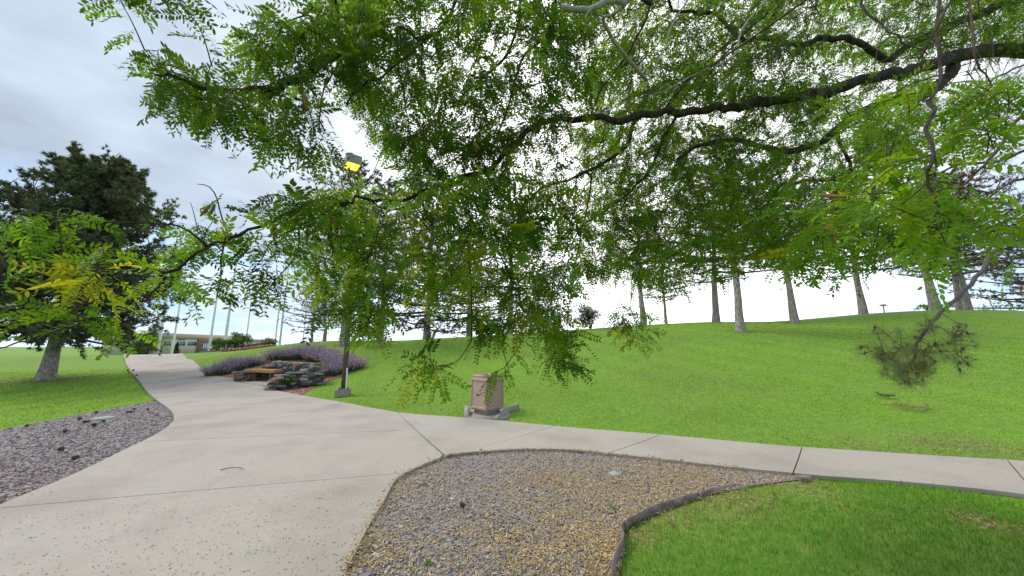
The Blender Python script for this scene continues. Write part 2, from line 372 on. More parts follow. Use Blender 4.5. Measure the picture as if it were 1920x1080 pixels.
# ------------------------------------------------------------------ path and sidewalk: slabs between joints
def resample(pl, s0, s1, n):
    d = np.concatenate([[0], np.cumsum(np.hypot(*np.diff(pl[:, :2], axis=0).T))]); t = np.linspace(s0, s1, n)
    return np.stack([np.interp(t, d, pl[:, 0]), np.interp(t, d, pl[:, 1])], -1)
def arclen_of(pl, q):
    d = np.concatenate([[0], np.cumsum(np.hypot(*np.diff(pl[:, :2], axis=0).T))])
    best = (1e9, 0)
    for i in range(len(pl) - 1):
        a, b = pl[i, :2], pl[i + 1, :2]; ab = b - a; t = np.clip(((q[:2] - a) @ ab) / (ab @ ab + 1e-9), 0, 1)
        e = np.hypot(*(a + ab * t - q[:2]))
        if e < best[0]: best = (e, d[i] + t * (d[i + 1] - d[i]))
    return best[1]
Lpx = [(-1500, 1500), (-300, 1080), (0, 955), (150, 890), (240, 845), (290, 820), (318, 800), (325, 785), (316, 770), (290, 750), (274, 735), (262, 718), (249, 703), (240, 690), (234, 675), (231, 660.5)]
Rpx = [(560, 1500), (615, 1180), (650, 1080), (670, 1040), (695, 990), (720, 948), (745, 905), (785, 882), (833, 862), (745, 777), (690, 767), (640, 757), (600, 750), (560, 743), (525, 736), (505, 733), (470, 722), (445, 713), (400, 705), (375, 690), (355, 675), (340, 661)]
pL = gpts(Lpx); pR = gpts(Rpx)
def ext(pl, k=7): d = pl[-1] - pl[-3]; d = d / np.hypot(d[0], d[1]); return np.vstack([pl, pl[-1] + d * k])
pL, pR = ext(pL), ext(pR)
pL = np.vstack([pL[:1], smooth_poly(pL[1:], 140)])
i9 = 8; pR = np.vstack([pR[:1], smooth_poly(pR[1:i9 + 1], 40), smooth_poly(pR[i9 + 1:], 110)])
jt = [((-700, 1200), (640, 1105)), ((-25, 965), (745, 893)), ((268, 834), (775, 811)), ((323, 808), (688, 767)), ((312, 768), (628, 755)), ((286, 748), (566, 744))]
jl = [0.0] + [arclen_of(pL, ground(*a)) for a, b in jt]; jr = [0.0] + [arclen_of(pR, ground(*b)) for a, b in jt]
totL = arclen_of(pL, pL[-1]); totR = arclen_of(pR, pR[-1])
k = 9
for i in range(1, k + 1):
    jl.append(jl[6] + (totL - jl[6]) * i / k); jr.append(jr[6] + (totR - jr[6]) * i / k)
def slab(name, A, B, parent, top=.05, bot=-.06, nc=7):
    """A, B: matching edge polylines (n,2); a slab with thickness that follows the ground"""
    n = len(A); f = np.linspace(0, 1, nc)[None, :, None]
    G = A[:, None] * (1 - f) + B[:, None] * f
    # small gap at every edge
    Z = h(G[..., 0], G[..., 1])
    topv = np.concatenate([G, (Z + top)[..., None]], -1); botv = np.concatenate([G, (Z + bot)[..., None]], -1)
    ID = np.arange(n * nc).reshape(n, nc)
    F = np.stack([ID[:-1, :-1], ID[:-1, 1:], ID[1:, 1:], ID[1:, :-1]], -1).reshape(-1, 4)
    ring = np.concatenate([ID[0, :-1], ID[:-1, -1], ID[-1, :0:-1], ID[:0:-1, 0]])
    m = n * nc; r2 = np.roll(ring, -1)
    SF = np.stack([ring, r2, r2 + m, ring + m], -1)
    V = np.concatenate([topv.reshape(-1, 3), botv.reshape(-1, 3)])
    bm = bmesh.new(); vs = [bm.verts.new(v) for v in V]
    for q in np.concatenate([F, SF]):
        q = list(dict.fromkeys(q))
        try: bm.faces.new([vs[i] for i in q])
        except ValueError: pass
    for v in [v for v in bm.verts if not v.link_faces]: bm.verts.remove(v)
    bmesh.ops.remove_doubles(bm, verts=bm.verts[:], dist=.0005)
    bmesh.ops.recalc_face_normals(bm, faces=bm.faces[:])
    if sum(f.normal.z for f in bm.faces if abs(f.normal.z) > .5) < 0: bmesh.ops.reverse_faces(bm, faces=bm.faces[:])
    me = bpy.data.meshes.new(name); bm.to_mesh(me); bm.free(); me.materials.append(M['concrete'])
    return link(name, me, parent)
GAP = .006
path_poly = np.vstack([pL[:, :2], pR[::-1, :2]])
path = sheet('concrete_path', path_poly, .012, M['joint'], .5); tag(path, kind='structure')
def lerp_in(A, B, g):
    d = B - A; l = np.hypot(d[:, 0], d[:, 1])[:, None] + 1e-9; k = np.minimum(g / l, .45); return A + d * k, B - d * k
for i in range(len(jl) - 1):
    A = resample(pL, jl[i] + GAP, jl[i + 1] - GAP, 16); B = resample(pR, jr[i] + GAP, jr[i + 1] - GAP, 16)
    A, B = lerp_in(A, B, .004); slab('slab', A, B, path)
# sidewalk
Bpx = [(745, 777), (800, 782), (870, 787), (960, 795), (1040, 803), (1100, 808.5), (1240, 820), (1400, 835), (1505, 844), (1700, 857), (1890, 869), (2100, 882), (2600, 905)]
Fpx = [(836, 861.5), (850, 858), (900, 853), (960, 849), (1000, 848), (1060, 849), (1100, 852), (1140, 856.5), (1200, 863), (1300, 875), (1400, 886), (1488, 895), (1540, 900), (1700, 912), (1920, 936), (2200, 985), (2600, 1050)]
sB = smooth_poly(gpts(Bpx), 120); sF = smooth_poly(gpts(Fpx), 120)
sjt = [((745, 777), (836, 861.5)), ((1040, 803), (848, 858.5)), ((1240, 820), (1140, 857)), ((1505, 844), (1488, 895)), ((1890, 869), (1950, 940)), ((2600, 905), (2600, 1050))]
sb = [arclen_of(sB, ground(*a)) for a, b in sjt]; sf = [arclen_of(sF, ground(*b)) for a, b in sjt]
side_poly = np.vstack([sB[:, :2], sF[::-1, :2]])
walk = sheet('sidewalk', side_poly, .012, M['joint'], .4); tag(walk, kind='structure')
for i in range(len(sb) - 1):
    A = resample(sB, sb[i] + GAP * 1.3, sb[i + 1] - GAP * 1.3, 14); B = resample(sF, sf[i] + (GAP * 1.3 if i else .004), sf[i + 1] - GAP * 1.3 if i else sf[1], 14)
    A, B = lerp_in(A, B, .006); slab('slab', A, B, walk)

# ------------------------------------------------------------------ planting beds
isl_px = [(836, 862), (785, 882), (745, 905), (720, 948), (695, 990), (670, 1040), (650, 1080), (615, 1180), (560, 1500), (1120, 1500), (1140, 1180), (1160, 1085), (1172, 1030), (1168, 1005), (1185, 985), (1240, 962), (1330, 930), (1430, 910), (1510, 900), (1488, 895), (1400, 886), (1300, 875), (1200, 863), (1140, 856.5), (1100, 852), (1060, 849), (1000, 848), (960, 849), (900, 853), (850, 858)]
isl = gpts(isl_px); lef = gpts([(0, 955), (150, 890), (240, 845), (290, 820), (318, 800), (325, 785), (316, 770), (290, 752), (200, 768), (100, 788), (0, 807), (-300, 865), (-800, 950), (-1100, 1200), (-300, 1080)])
lav_px = [(560, 743), (525, 736), (505, 733), (470, 722), (445, 713), (400, 705), (395, 697), (430, 680), (500, 665), (580, 655), (640, 657), (690, 675), (680, 690), (640, 706), (600, 720)]
lavb = gpts(lav_px); mul = gpts([(372, 661), (420, 659.5), (470, 655), (515, 648.5), (520, 645), (490, 645), (440, 650), (380, 658)])
tag(sheet('gravel_island', isl, .012, M['soil']), kind='structure')
tag(sheet('gravel_bed', lef, .012, M['soil']), kind='structure')
tag(sheet('bark_bed', lavb, .02, M['redmulch']), kind='structure')
tag(sheet('mulch_bank', mul, .05, M['redmulch'], .5), kind='structure')
niche_poly = np.array([NA[:2], NF[:2], NF[:2] + NE2 * 1.35, NA[:2] + NE2 * 1.35])
pad_poly = np.array([BCEN + np.array(q) for q in [(-.42, -.55), (.5, -.6), (.62, .5), (-.42, .5)]])
BEDS = [niche_poly, pad_poly, path_poly, side_poly, isl[:, :2], lef[:, :2], lavb[:, :2], mul[:, :2]]

PEB_V = np.array([[1, 0, 0], [-1, 0, 0], [0, 1, 0], [0, -1, 0], [0, 0, 1], [0, 0, -1]], float)
PEB_F = np.array([[0, 2, 4], [2, 1, 4], [1, 3, 4], [3, 0, 4], [2, 0, 5], [1, 2, 5], [3, 1, 5], [0, 3, 5]])
def in_area(poly, n, dens=None):
    poly = np.asarray(poly)[:, :2]; lo, hi = poly.min(0), poly.max(0); out = []
    tot = 0
    while tot < n:
        q = lo + rng.random((n * 2, 2)) * (hi - lo); k = inpoly(q[:, 0], q[:, 1], poly)
        if dens is not None: k &= rng.random(len(q)) < dens(q)
        out.append(q[k]); tot += k.sum()
    return np.concatenate(out)[:n]
def scatter_stones(name, q, size, palette, weights, dz=.012, kind='stuff', flatten=.6):
    n = len(q); s = size * rng.lognormal(0, .35, n)
    V = PEB_V[None] * (1 + rng.uniform(-.35, .35, (n, 6, 1))) * np.stack([s, s * rng.uniform(.6, 1, n), s * rng.uniform(.4, flatten + .2, n)], -1)[:, None]
    a = rng.random(n) * 6.283; b = rng.normal(0, .35, n); ca, sa, cb, sb_ = np.cos(a), np.sin(a), np.cos(b), np.sin(b)
    V = np.stack([V[..., 0] * cb[:, None] + V[..., 2] * sb_[:, None], V[..., 1], -V[..., 0] * sb_[:, None] + V[..., 2] * cb[:, None]], -1)
    V = np.stack([V[..., 0] * ca[:, None] - V[..., 1] * sa[:, None], V[..., 0] * sa[:, None] + V[..., 1] * ca[:, None], V[..., 2]], -1)
    V += np.stack([q[:, 0], q[:, 1], h(q[:, 0], q[:, 1]) + dz + s * .25], -1)[:, None]
    c = np.array(palette)[rng.choice(len(palette), n, p=weights)] * rng.uniform(.6, 1.35, (n, 1))
    F = (PEB_F[None] + (np.arange(n) * 6)[:, None, None]).reshape(-1, 3)
    o = link(name, mesh_np(name, V.reshape(-1, 3), F, np.repeat(c, 6, 0), [M['stone']])); return tag(o, kind=kind)
grey_pal = [(.25, .25, .265), (.34, .33, .345), (.15, .15, .165), (.40, .32, .28), (.47, .43, .40), (.31, .20, .15)]
d_near = lambda q: np.clip((3.0 / (np.hypot(q[:, 0], q[:, 1]) + .3)) ** 1.6, 0, 1)
tag(scatter_stones('island_gravel', in_area(isl, 20000, d_near), .0105, grey_pal, [.28, .22, .18, .12, .08, .12]), 'blue grey crushed stone filling the island bed', 'gravel')
tag(scatter_stones('bed_gravel', in_area(lef, 17000, lambda q: np.clip((6.0 / (np.hypot(q[:, 0], q[:, 1]) + .3)) ** 1.5, 0, 1)), .0135, [(.21, .19, .205), (.30, .255, .275), (.13, .125, .135), (.33, .24, .245), (.42, .36, .365), (.24, .15, .12)], [.25, .25, .15, .13, .1, .12]), 'mixed grey and mauve gravel in the bed left of the path', 'gravel')
tag(scatter_stones('bark_chips', in_area(lavb, 3500), .025, [(.25, .14, .11), (.33, .22, .19), (.16, .09, .07), (.36, .28, .26)], [.35, .3, .2, .15], .02, flatten=.3), 'reddish chips mulching the lavender bed', 'mulch')
tag(scatter_stones('mulch_chips', in_area(mul, 1500), .05, [(.30, .15, .12), (.40, .24, .20), (.20, .10, .08)], [.5, .3, .2], .05, flatten=.3), 'reddish bark mulch on the bank at the path crest', 'mulch')

def flakes(name, q, ln, wd, pal, wts, dz, label, cat, tilt=.5, jit=.012):
    n = len(q); L_ = ln * rng.lognormal(0, .4, n); W_ = wd * rng.lognormal(0, .3, n); a = rng.random(n) * 6.283
    d = np.stack([np.cos(a), np.sin(a), rng.normal(0, tilt, n)], -1); e = np.stack([-np.sin(a), np.cos(a), rng.normal(0, tilt, n)], -1)
    c0 = np.stack([q[:, 0], q[:, 1], h(q[:, 0], q[:, 1]) + dz + rng.random(n) * jit], -1)
    V = np.stack([c0 - d * L_[:, None] / 2, c0 + e * W_[:, None] / 2, c0 + d * L_[:, None] / 2, c0 - e * W_[:, None] / 2], 1).reshape(-1, 3)
    F = (np.array([[0, 1, 2, 3]])[None] + (np.arange(n) * 4)[:, None, None]).reshape(-1, 4)
    c = np.array(pal)[rng.choice(len(pal), n, p=wts)] * rng.uniform(.7, 1.3, (n, 1))
    return tag(link(name, mesh_np(name, V, F, np.repeat(c, 4, 0), [M['chip']])), label, cat, kind='stuff')
def patchy(q, s=1.6, off=0):
    return (np.sin(q[:, 0] * 2.1 * s + off) + np.sin(q[:, 1] * 2.7 * s + 1 + off) + np.sin((q[:, 0] + q[:, 1]) * 3.9 * s + 2) * .8 + np.sin((q[:, 0] * 1.7 - q[:, 1] * 2.2) * 4.3 * s) * .7) / 3.5
gp = ground(1300, 900); tan_pal = [(.50, .34, .14), (.42, .24, .09), (.58, .46, .25), (.33, .21, .10), (.34, .33, .10)]
dl = lambda q: np.clip(.14 + .55 * np.clip(patchy(q) + .15, 0, 1) + .75 * np.exp(-((q[:, 0] - 1.9) ** 2 / 2.4 + (q[:, 1] - 4.1) ** 2 / 1.6)) + .3 * (q[:, 0] > .55) * (q[:, 1] < 3.3), 0, 1)
flakes('island_litter', in_area(isl, 36000, lambda q: dl(q) * d_near(q)), .020, .007, tan_pal, [.3, .2, .25, .15, .1], .022, 'dry tan leaflets and mown clippings strewn over the island gravel', 'leaf litter', .3)
flakes('bed_litter', in_area(lef, 1500, lambda q: np.exp(-((q[:, 0] + 4.8) ** 2 + (q[:, 1] - 4.3) ** 2) / 1.5) + .06), .022, .009, tan_pal, [.3, .3, .1, .2, .1], .03, 'brown leaf litter along the near gravel edge left of the path', 'leaf litter', .3)
flakes('path_debris', in_area(path_poly, 5600, lambda q: (np.hypot(q[:, 0], q[:, 1]) < 12) * np.clip((4 / (np.hypot(q[:, 0], q[:, 1]) + .2)) ** 1.3, 0, 1)), .0125, .0075, [(.12, .10, .08), (.20, .16, .12), (.27, .24, .18), (.15, .16, .08)], [.4, .3, .2, .1], .052, 'tiny dark leaflets and seeds scattered on the pale path', 'leaf litter', .12, .002)
flakes('sidewalk_debris', in_area(side_poly, 700, lambda q: (q[:, 0] < 8)), .012, .007, [(.14, .11, .08), (.22, .17, .12), (.62, .60, .57)], [.4, .3, .3], .052, 'tiny leaflets and pale droppings speckling the sidewalk', 'leaf litter', .12, .002)

# ------------------------------------------------------------------ grass blades
def in_any(q):
    m = np.zeros(len(q), bool)
    for b in BEDS: m |= inpoly(q[:, 0], q[:, 1], b)
    return m
BARE = [(ground(1330, 945)[:2], .45, .8), (ground(1250, 965)[:2], .3, .8), (ground(1480, 912)[:2], .42, .85), (ground(1740, 828)[:2], .45, .6), (ground(1830, 838)[:2], .5, .6), (ground(1620, 838)[:2], .35, .5), (ground(1850, 985)[:2], .25, .5), (ground(1500, 1025)[:2], .07, .9), (ground(1640, 1075)[:2], .06, .9), (ground(1400, 940)[:2], .3, .6), (ground(1200, 1010)[:2], .16, .6), (ground(85, 712)[:2], .9, .95)]
def grass(name, n, r0, r1, expo, hgt, wid, label, amax=70):
    # density falls with distance, as the blades merge
    r = (r0 ** (2 - expo) + rng.random(n) * (r1 ** (2 - expo) - r0 ** (2 - expo))) ** (1 / (2 - expo)); a = np.radians(rng.uniform(-amax, amax, n))
    q = np.stack([r * np.sin(a), r * np.cos(a)], -1); q = q[~in_any(q)]
    bare = np.zeros(len(q))
    for c, rad, s in BARE: bare = np.maximum(bare, s * np.exp(-((q - c) ** 2).sum(1) / rad ** 2))
    for pl in (sB, pR[41:], pL):
        near_ = np.full(len(q), 9.0)
        for k in range(0, len(pl) - 1):
            a_, b_ = pl[k, :2], pl[k + 1, :2]; ab = b_ - a_; m_ = (np.abs(q - (a_ + b_) / 2) < np.abs(ab) / 2 + .3).all(1)
            if not m_.any(): continue
            tt = np.clip(((q[m_] - a_) @ ab) / (ab @ ab + 1e-9), 0, 1); near_[m_] = np.minimum(near_[m_], np.hypot(*(q[m_] - a_ - tt[:, None] * ab).T))
        bare = np.maximum(bare, .85 * np.clip(1 - near_ / .10, 0, 1))
    q0 = rng.random(len(q)) > bare * .75; q = q[q0]; bare = bare[q0]; n = len(q); r = np.hypot(q[:, 0], q[:, 1])
    H = hgt * rng.lognormal(0, .28, n) * (1 - .55 * bare) * (1 + .4 * patchy(q, 1.1, 3)); W = np.maximum(wid, .00095 * r) * rng.uniform(.7, 1.3, n)
    a = rng.random(n) * 6.283; lean = rng.normal(0, .5, n) + .1; side = np.stack([np.cos(a), np.sin(a), np.zeros(n)], -1); fw = np.stack([-np.sin(a), np.cos(a), np.zeros(n)], -1)
    b = np.stack([q[:, 0], q[:, 1], h(q[:, 0], q[:, 1]) - .004], -1)
    m = b + fw * (H * lean * .35)[:, None] + np.array([0, 0, 1]) * (H * .6)[:, None]; t = b + fw * (H * lean)[:, None] + np.array([0, 0, 1]) * (H * np.clip(1 - lean ** 2 * .4, .3, 1))[:, None]
    V = np.stack([b - side * W[:, None] / 2, b + side * W[:, None] / 2, m + side * W[:, None] * .42, m - side * W[:, None] * .42, t], 1)
    i = (np.arange(n) * 5)[:, None]; F4 = i + np.array([[0, 1, 2, 3]]); F3 = i + np.array([[3, 2, 4]])
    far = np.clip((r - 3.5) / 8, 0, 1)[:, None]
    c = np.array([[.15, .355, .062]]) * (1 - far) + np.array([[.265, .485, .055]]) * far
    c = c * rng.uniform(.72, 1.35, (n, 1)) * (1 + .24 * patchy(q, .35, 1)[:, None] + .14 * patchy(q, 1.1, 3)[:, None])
    ye = rng.random(n) < (.06 + .10 * far[:, 0]); c[ye] = c[ye] * .6 + np.array([.16, .19, .04]) * .5
    dry = rng.random(n) < bare * 1.1 + .015; c[dry] = np.array([.27, .19, .085]) * rng.uniform(.6, 1.3, (dry.sum(), 1))
    # mower passes running up the slope
    lane = np.sin((q[:, 0] * .93 + q[:, 1] * .36) * 2 * math.pi / 1.35); c *= (1 + .10 * np.sign(lane) * np.clip((r - 7) / 6, 0, 1))[:, None]
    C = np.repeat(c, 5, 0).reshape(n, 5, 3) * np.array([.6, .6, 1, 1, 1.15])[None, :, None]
    return tag(link(name, mesh_np(name, V.reshape(-1, 3), [F4, F3], C.reshape(-1, 3), [M['blade']])), label, 'grass', kind='stuff')
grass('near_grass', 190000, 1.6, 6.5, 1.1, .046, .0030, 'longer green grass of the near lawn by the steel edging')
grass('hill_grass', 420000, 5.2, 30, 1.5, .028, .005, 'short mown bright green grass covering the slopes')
#@@MORE@@
# dry thatch in the worn spots, litter and stones spilling over the bed edges
th = np.concatenate([c + rng.normal(0, rad * .55, (int(1500 * rad), 2)) for c, rad, s_ in BARE[:7] + BARE[9:11]]); th = th[~in_any(th)]
flakes('dry_thatch', th, .035, .005, [(.40, .29, .15), (.30, .20, .10), (.48, .38, .22), (.22, .15, .09)], [.35, .3, .15, .2], .014, 'tan thatch showing through the worn patches of lawn', 'thatch', .35, .02)
e_ = np.concatenate([pR[2:40, :2], sF[2:75, :2]]); k_ = rng.integers(len(e_) - 1, size=2600); sp_q = e_[k_] + rng.random((2600, 1)) * (e_[k_ + 1] - e_[k_]) * (np.hypot(*(e_[k_ + 1] - e_[k_]).T)[:, None] < 1) + np.abs(rng.normal(0, .035, (2600, 1))) * np.stack([-np.ones(2600) * (k_ < 37), (k_ >= 37) * 1.0], -1) * rng.choice([1, -1], (2600, 1), p=[.6, .4]) + rng.normal(0, .008, (2600, 2))
flakes('edge_litter', sp_q, .018, .006, tan_pal, [.3, .25, .2, .15, .1], .053, 'tan leaflets spilling over the island edge onto the concrete', 'leaf litter', .25, .006)
sp_s = sp_q[:260] + rng.normal(0, .03, (260, 2)); tag(scatter_stones('spilled_gravel', sp_s, .009, grey_pal, [.28, .22, .18, .12, .08, .12], .05), 'few grey stones strayed from the island onto the concrete', 'gravel')
# ------------------------------------------------------------------ stone wall, bench, patio
pat_poly = np.array([NA[:2] + NE1 * .2 + NE2 * .05, NF[:2] - NE1 * .15 + NE2 * .05, NF[:2] - NE1 * .15 + NE2 * 1.2, NA[:2] + NE1 * .2 + NE2 * 1.2])
pv = np.concatenate([np.c_[pat_poly, np.full(4, NZ - .12)], np.c_[pat_poly, np.full(4, NZ + .045)]])
tag(link('bench_patio', mesh_np('bench_patio', pv, BOXF, None, [M['concrete']])), kind='structure')
stone_meshes = []
for i in range(9):
    bm = bmesh.new(); bmesh.ops.create_cube(bm, size=1)
    bmesh.ops.bevel(bm, geom=bm.edges[:], offset=.16, segments=1, affect='EDGES')
    for v in bm.verts: v.co += Vector(rng.uniform(-.085, .085, 3))
    me = bpy.data.meshes.new('wall_stone'); bm.to_mesh(me); bm.free(); me.materials.append(STONES[0]); stone_meshes.append(me)
def put_stone(parent, c, size, rz, mi, name='stone'):
    o = link(name, stone_meshes[rng.integers(9)], parent)
    o.location = Vector(c) - parent.location; o.rotation_euler = (rng.normal(0, .06), rng.normal(0, .06), rz + rng.normal(0, .12)); o.scale = size
    o.material_slots[0].link = 'OBJECT'; o.material_slots[0].material = STONES[mi]; return o
wall = thing('stone_wall', 'dry stacked dark slate and rust stone wall wrapping round the wooden bench', 'stone wall', (*((NA[:2] + NF[:2]) / 2 + NE2 * 1.4), NZ))
def stone_run(a, b, hts, depth, z0, w=(.15, .34), hc=.09, pal=(.38, .22, .12, .12, .16)):
    a = np.array(a); b = np.array(b); L_ = np.hypot(*(b - a)); d = (b - a) / L_; rz = math.atan2(d[1], d[0]); z = 0; lv = 0
    while z < max(hts):
        x = -rng.random() * .15; hh = hc * rng.uniform(.8, 1.25)
        while x < L_:
            ww = rng.uniform(*w); f = np.clip((x + ww / 2) / L_, 0, 1); top = hts[0] * (1 - f) + hts[1] * f
            if z + hh * .6 < top:
                c = a + d * (x + ww / 2) + np.array([-d[1], d[0]]) * rng.normal(0, .035)
                put_stone(wall, (*c, z0 + z + hh / 2), (ww * 1.08, depth * rng.uniform(.85, 1.1), hh * 1.12), rz, rng.choice(5, p=pal))
            x += ww
        z += hh * .95; lv += 1
q = NA[:2]; f_ = NF[:2]
stone_run(q - NE1 * .1, q - NE1 * .1 + NE2 * 1.25, (.42, .62), .42, NZ)
stone_run(q - NE1 * .2 + NE2 * 1.42, f_ + NE1 * .2 + NE2 * 1.42, (.80, .86), .36, NZ)
stone_run(f_ + NE1 * .05, f_ + NE1 * .15 + NE2 * 1.3, (.42, .74), .5, NZ - .05, (.16, .34))
stone_run(f_ + NE1 * .4 + NE2 * .9, f_ + NE1 * .5 + NE2 * 1.5, (.36, .5), .36, NZ + .05, (.16, .36))
sl_, sr_ = P(461, 699, 14.75), P(516, 699.5, 14.05); sl_[2] = sr_[2] = NZ + .47
bc = (sl_ + sr_) / 2; bd = sr_ - sl_; brz = math.atan2(bd[1], bd[0]); bl = np.hypot(*bd[:2])
bench = thing('bench', 'honey coloured timber bench seat set between dark stone piers', 'bench', (bc[0], bc[1], NZ + .045))
nb = np.array([-math.sin(brz), math.cos(brz), 0])
for i in range(3): bevbox('seat_board', bc + nb * (-.02 + i * .155) + np.array([0, 0, -.005]), (bl, .145, .12), M['wood'], bench, .012, brz)
for i in (-.23, .3): bevbox('leg', (*(bc[:2] + bd[:2] * i + nb[:2] * .08), NZ + .045 + .18), (.09, .09, .36), M['rust'], bench, .008, brz)
for (px, py, s) in ((553, 716, .34), (562, 707, .3), (541, 727, .2)):
    g = ground(px, py); rk = thing('red_rock', {553: 'largest rust red boulder at the foot of the stone wall', 562: 'rust red boulder below the lime green shrub', 541: 'small rust red rock beside the strap leaved clump'}[px], 'rock', g, 'rust red rocks by the wall')
    put_stone(rk, g + np.array([0, 0, s * .25]), (s, s * .8, s * .7), rng.random() * 3, 2, 'boulder')

# ------------------------------------------------------------------ plants
def needle_tris(base, d, ln, w):
    """thin triangles: base (n,3), direction (n,3), length, width"""
    n = len(base); d = d / (np.linalg.norm(d, axis=1, keepdims=True) + 1e-9); r = rng.normal(size=(n, 3)); s = np.cross(d, r); s /= np.linalg.norm(s, axis=1, keepdims=True) + 1e-9
    ln = np.broadcast_to(ln, (n,))[:, None]; w = np.broadcast_to(w, (n,))[:, None]
    V = np.stack([base - s * w / 2, base + s * w / 2, base + d * ln], 1).reshape(-1, 3); return V, np.arange(n * 3).reshape(-1, 3)
def leaf_quads(c, size, up=.5, ratio=.5):
    n = len(c); d = rng.normal(size=(n, 3)); d /= np.linalg.norm(d, axis=1, keepdims=True); r = rng.normal(size=(n, 3)) + np.array([0, 0, up * 2]); s = np.cross(d, r); s /= np.linalg.norm(s, axis=1, keepdims=True) + 1e-9
    L_ = (size * rng.lognormal(0, .25, n))[:, None]
    V = np.stack([c - d * L_ / 2, c + s * L_ * ratio / 2, c + d * L_ / 2, c - s * L_ * ratio / 2], 1).reshape(-1, 3)
    return V, np.arange(n * 4).reshape(-1, 4)
def clump_mesh(n, rad, ht):
    fo, fl = MB(), MB()
    a = rng.random(n) * 6.283; r = rad * .75 * np.sqrt(rng.random(n)); b = np.stack([r * np.cos(a), r * np.sin(a), np.zeros(n)], -1)
    out = np.stack([np.cos(a), np.sin(a), np.zeros(n)], -1) * (r / rad)[:, None]
    d = out * .75 + np.array([0, 0, 1]) + rng.normal(0, .16, (n, 3)); L_ = ht * (1 - .35 * (r / rad) ** 2) * rng.uniform(.55, 1.35, n)
    d /= np.linalg.norm(d, axis=1, keepdims=True); tip = b + d * L_[:, None]
    V, F = needle_tris(b, d, L_, .012); fo.add(V, F, np.repeat(np.array([.10, .16, .07]) * rng.uniform(.7, 1.3, (n, 1)), 3, 0))
    q = b[rng.integers(n, size=n * 2)] + d[rng.integers(n, size=n * 2)] * (rng.random((n * 2, 1)) * ht * .5); V, F = leaf_quads(q, .045); fo.add(V, F, np.repeat(np.array([.085, .155, .055]) * rng.uniform(.6, 1.4, (n * 2, 1)), 4, 0))
    k = rng.random(n) < .85
    for j in range(5):
        q = (b + d * (L_ * (.55 + .1 * j))[:, None])[k] + rng.normal(0, .012, (k.sum(), 3)); V, F = leaf_quads(q, .06 - .005 * j, ratio=.55)
        fl.add(V, F, np.repeat(np.array([[.36, .29, .54], [.40, .29, .60], [.28, .23, .42], [.36, .33, .44]])[rng.integers(4, size=k.sum())] * rng.uniform(.75, 1.25, (k.sum(), 1)), 4, 0))
    return fo.mesh('clump_foliage', M['shrub']), fl.mesh('clump_flowers', M['lav'])
CL = [clump_mesh(420, .55, .62) for _ in range(3)]
lav = [(408, 704, 1.0, 'leftmost purple catmint clump at the path edge'), (424, 700, 1.0, 'purple catmint clump second from the left by the path'), (441, 695, 1.05, 'purple catmint clump just left of the left stone pier'), (460, 689, 1.0, 'purple catmint clump behind the left stone pier'), (478, 686, .9, 'greyish purple catmint clump behind the left end of the bench'),
       (520, 676, 1.1, 'purple catmint clump at the left end of the row above the wall'), (540, 674, 1.15, 'purple catmint clump second in the row above the wall'), (560, 673, 1.2, 'purple catmint clump third in the row above the wall'), (578, 671, 1.25, 'tall purple catmint clump in the middle of the row above the wall'), (598, 672, 1.3, 'tall purple catmint clump fifth in the row above the wall'), (616, 681, 1.25, 'purple catmint clump above the rust coloured wall end'),
       (632, 692, 1.2, 'purple catmint clump left of the lamp post'), (622, 703, 1.0, 'low catmint clump with green base at the front right of the bed'), (643, 698, 1.1, 'purple catmint clump directly behind the lamp post'), (659, 693, 1.05, 'rightmost purple catmint clump right of the lamp post'), (590, 678, 1.0, 'purple catmint clump tucked behind the lime green shrub')]
for i, (px, py, s, lb) in enumerate(lav):
    g = ground(px, py); o = thing('catmint', lb, 'catmint', g, 'purple catmint round the stone wall', rng.random() * 6)
    v_ = rng.uniform(.8, 1.2); o.scale = (s * v_, s / v_, s * rng.uniform(.75, 1.15)); link('foliage', CL[i % 3][0], o); link('flowers', CL[i % 3][1], o)
def leaf_shrub(name, label, px, py, t, rad, ht, n, size, col, colv=.35, group=None, up=.5, stems=True, g=None, cone=False):
    g = ground(px, py) if t is None else np.array([*P(px, py, t)[:2], hz(*P(px, py, t)[:2])])
    o = thing(name, label, 'shrub', g, group)
    # lumpy volume
    lob = rng.normal(0, .45, (9, 3)) * np.array([rad, rad, ht * .4]) + np.array([0, 0, ht * .55]); lr = rng.uniform(.35, .6, 9)
    k = rng.integers(9, size=n); u = rng.normal(size=(n, 3)); u /= np.linalg.norm(u, axis=1, keepdims=True); rr = rng.random(n) ** .45
    q = lob[k] + u * (rr * lr[k])[:, None] * np.array([rad, rad, ht * .55])
    if cone: zz = rng.random(n) * ht; a = rng.random(n) * 6.283; r_ = rad * (1 - zz / ht) ** .8 * np.sqrt(rng.random(n)) * (1 + .2 * np.sin(zz * 9)); q = np.stack([r_ * np.cos(a), r_ * np.sin(a), zz], -1)
    q[:, 2] = np.clip(q[:, 2], .03, ht * 1.2)
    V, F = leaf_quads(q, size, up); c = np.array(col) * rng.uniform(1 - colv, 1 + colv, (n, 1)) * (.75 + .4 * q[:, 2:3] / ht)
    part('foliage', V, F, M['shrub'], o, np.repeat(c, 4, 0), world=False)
    m = MB()
    for _ in range(7):
        e = q[rng.integers(n)]; m.add(*tube([[rng.normal(0, .05), rng.normal(0, .05), -.05], e * .5 + np.array([0, 0, .1]), e], [.025 * ht, .015 * ht, .006 * ht], 5))
    m.part('stems', M['twig'], o, world=False); return o
leaf_shrub('lime_shrub', 'lime green rounded shrub beside the rust boulders', 577, 708, None, .42, .62, 1500, .05, (.20, .30, .035))
leaf_shrub('crest_shrub', 'dark green shrub leftmost on the mulch bank', 408, 657, None, .62, .85, 1300, .1, (.05, .12, .025), group='green shrubs on the mulch bank')
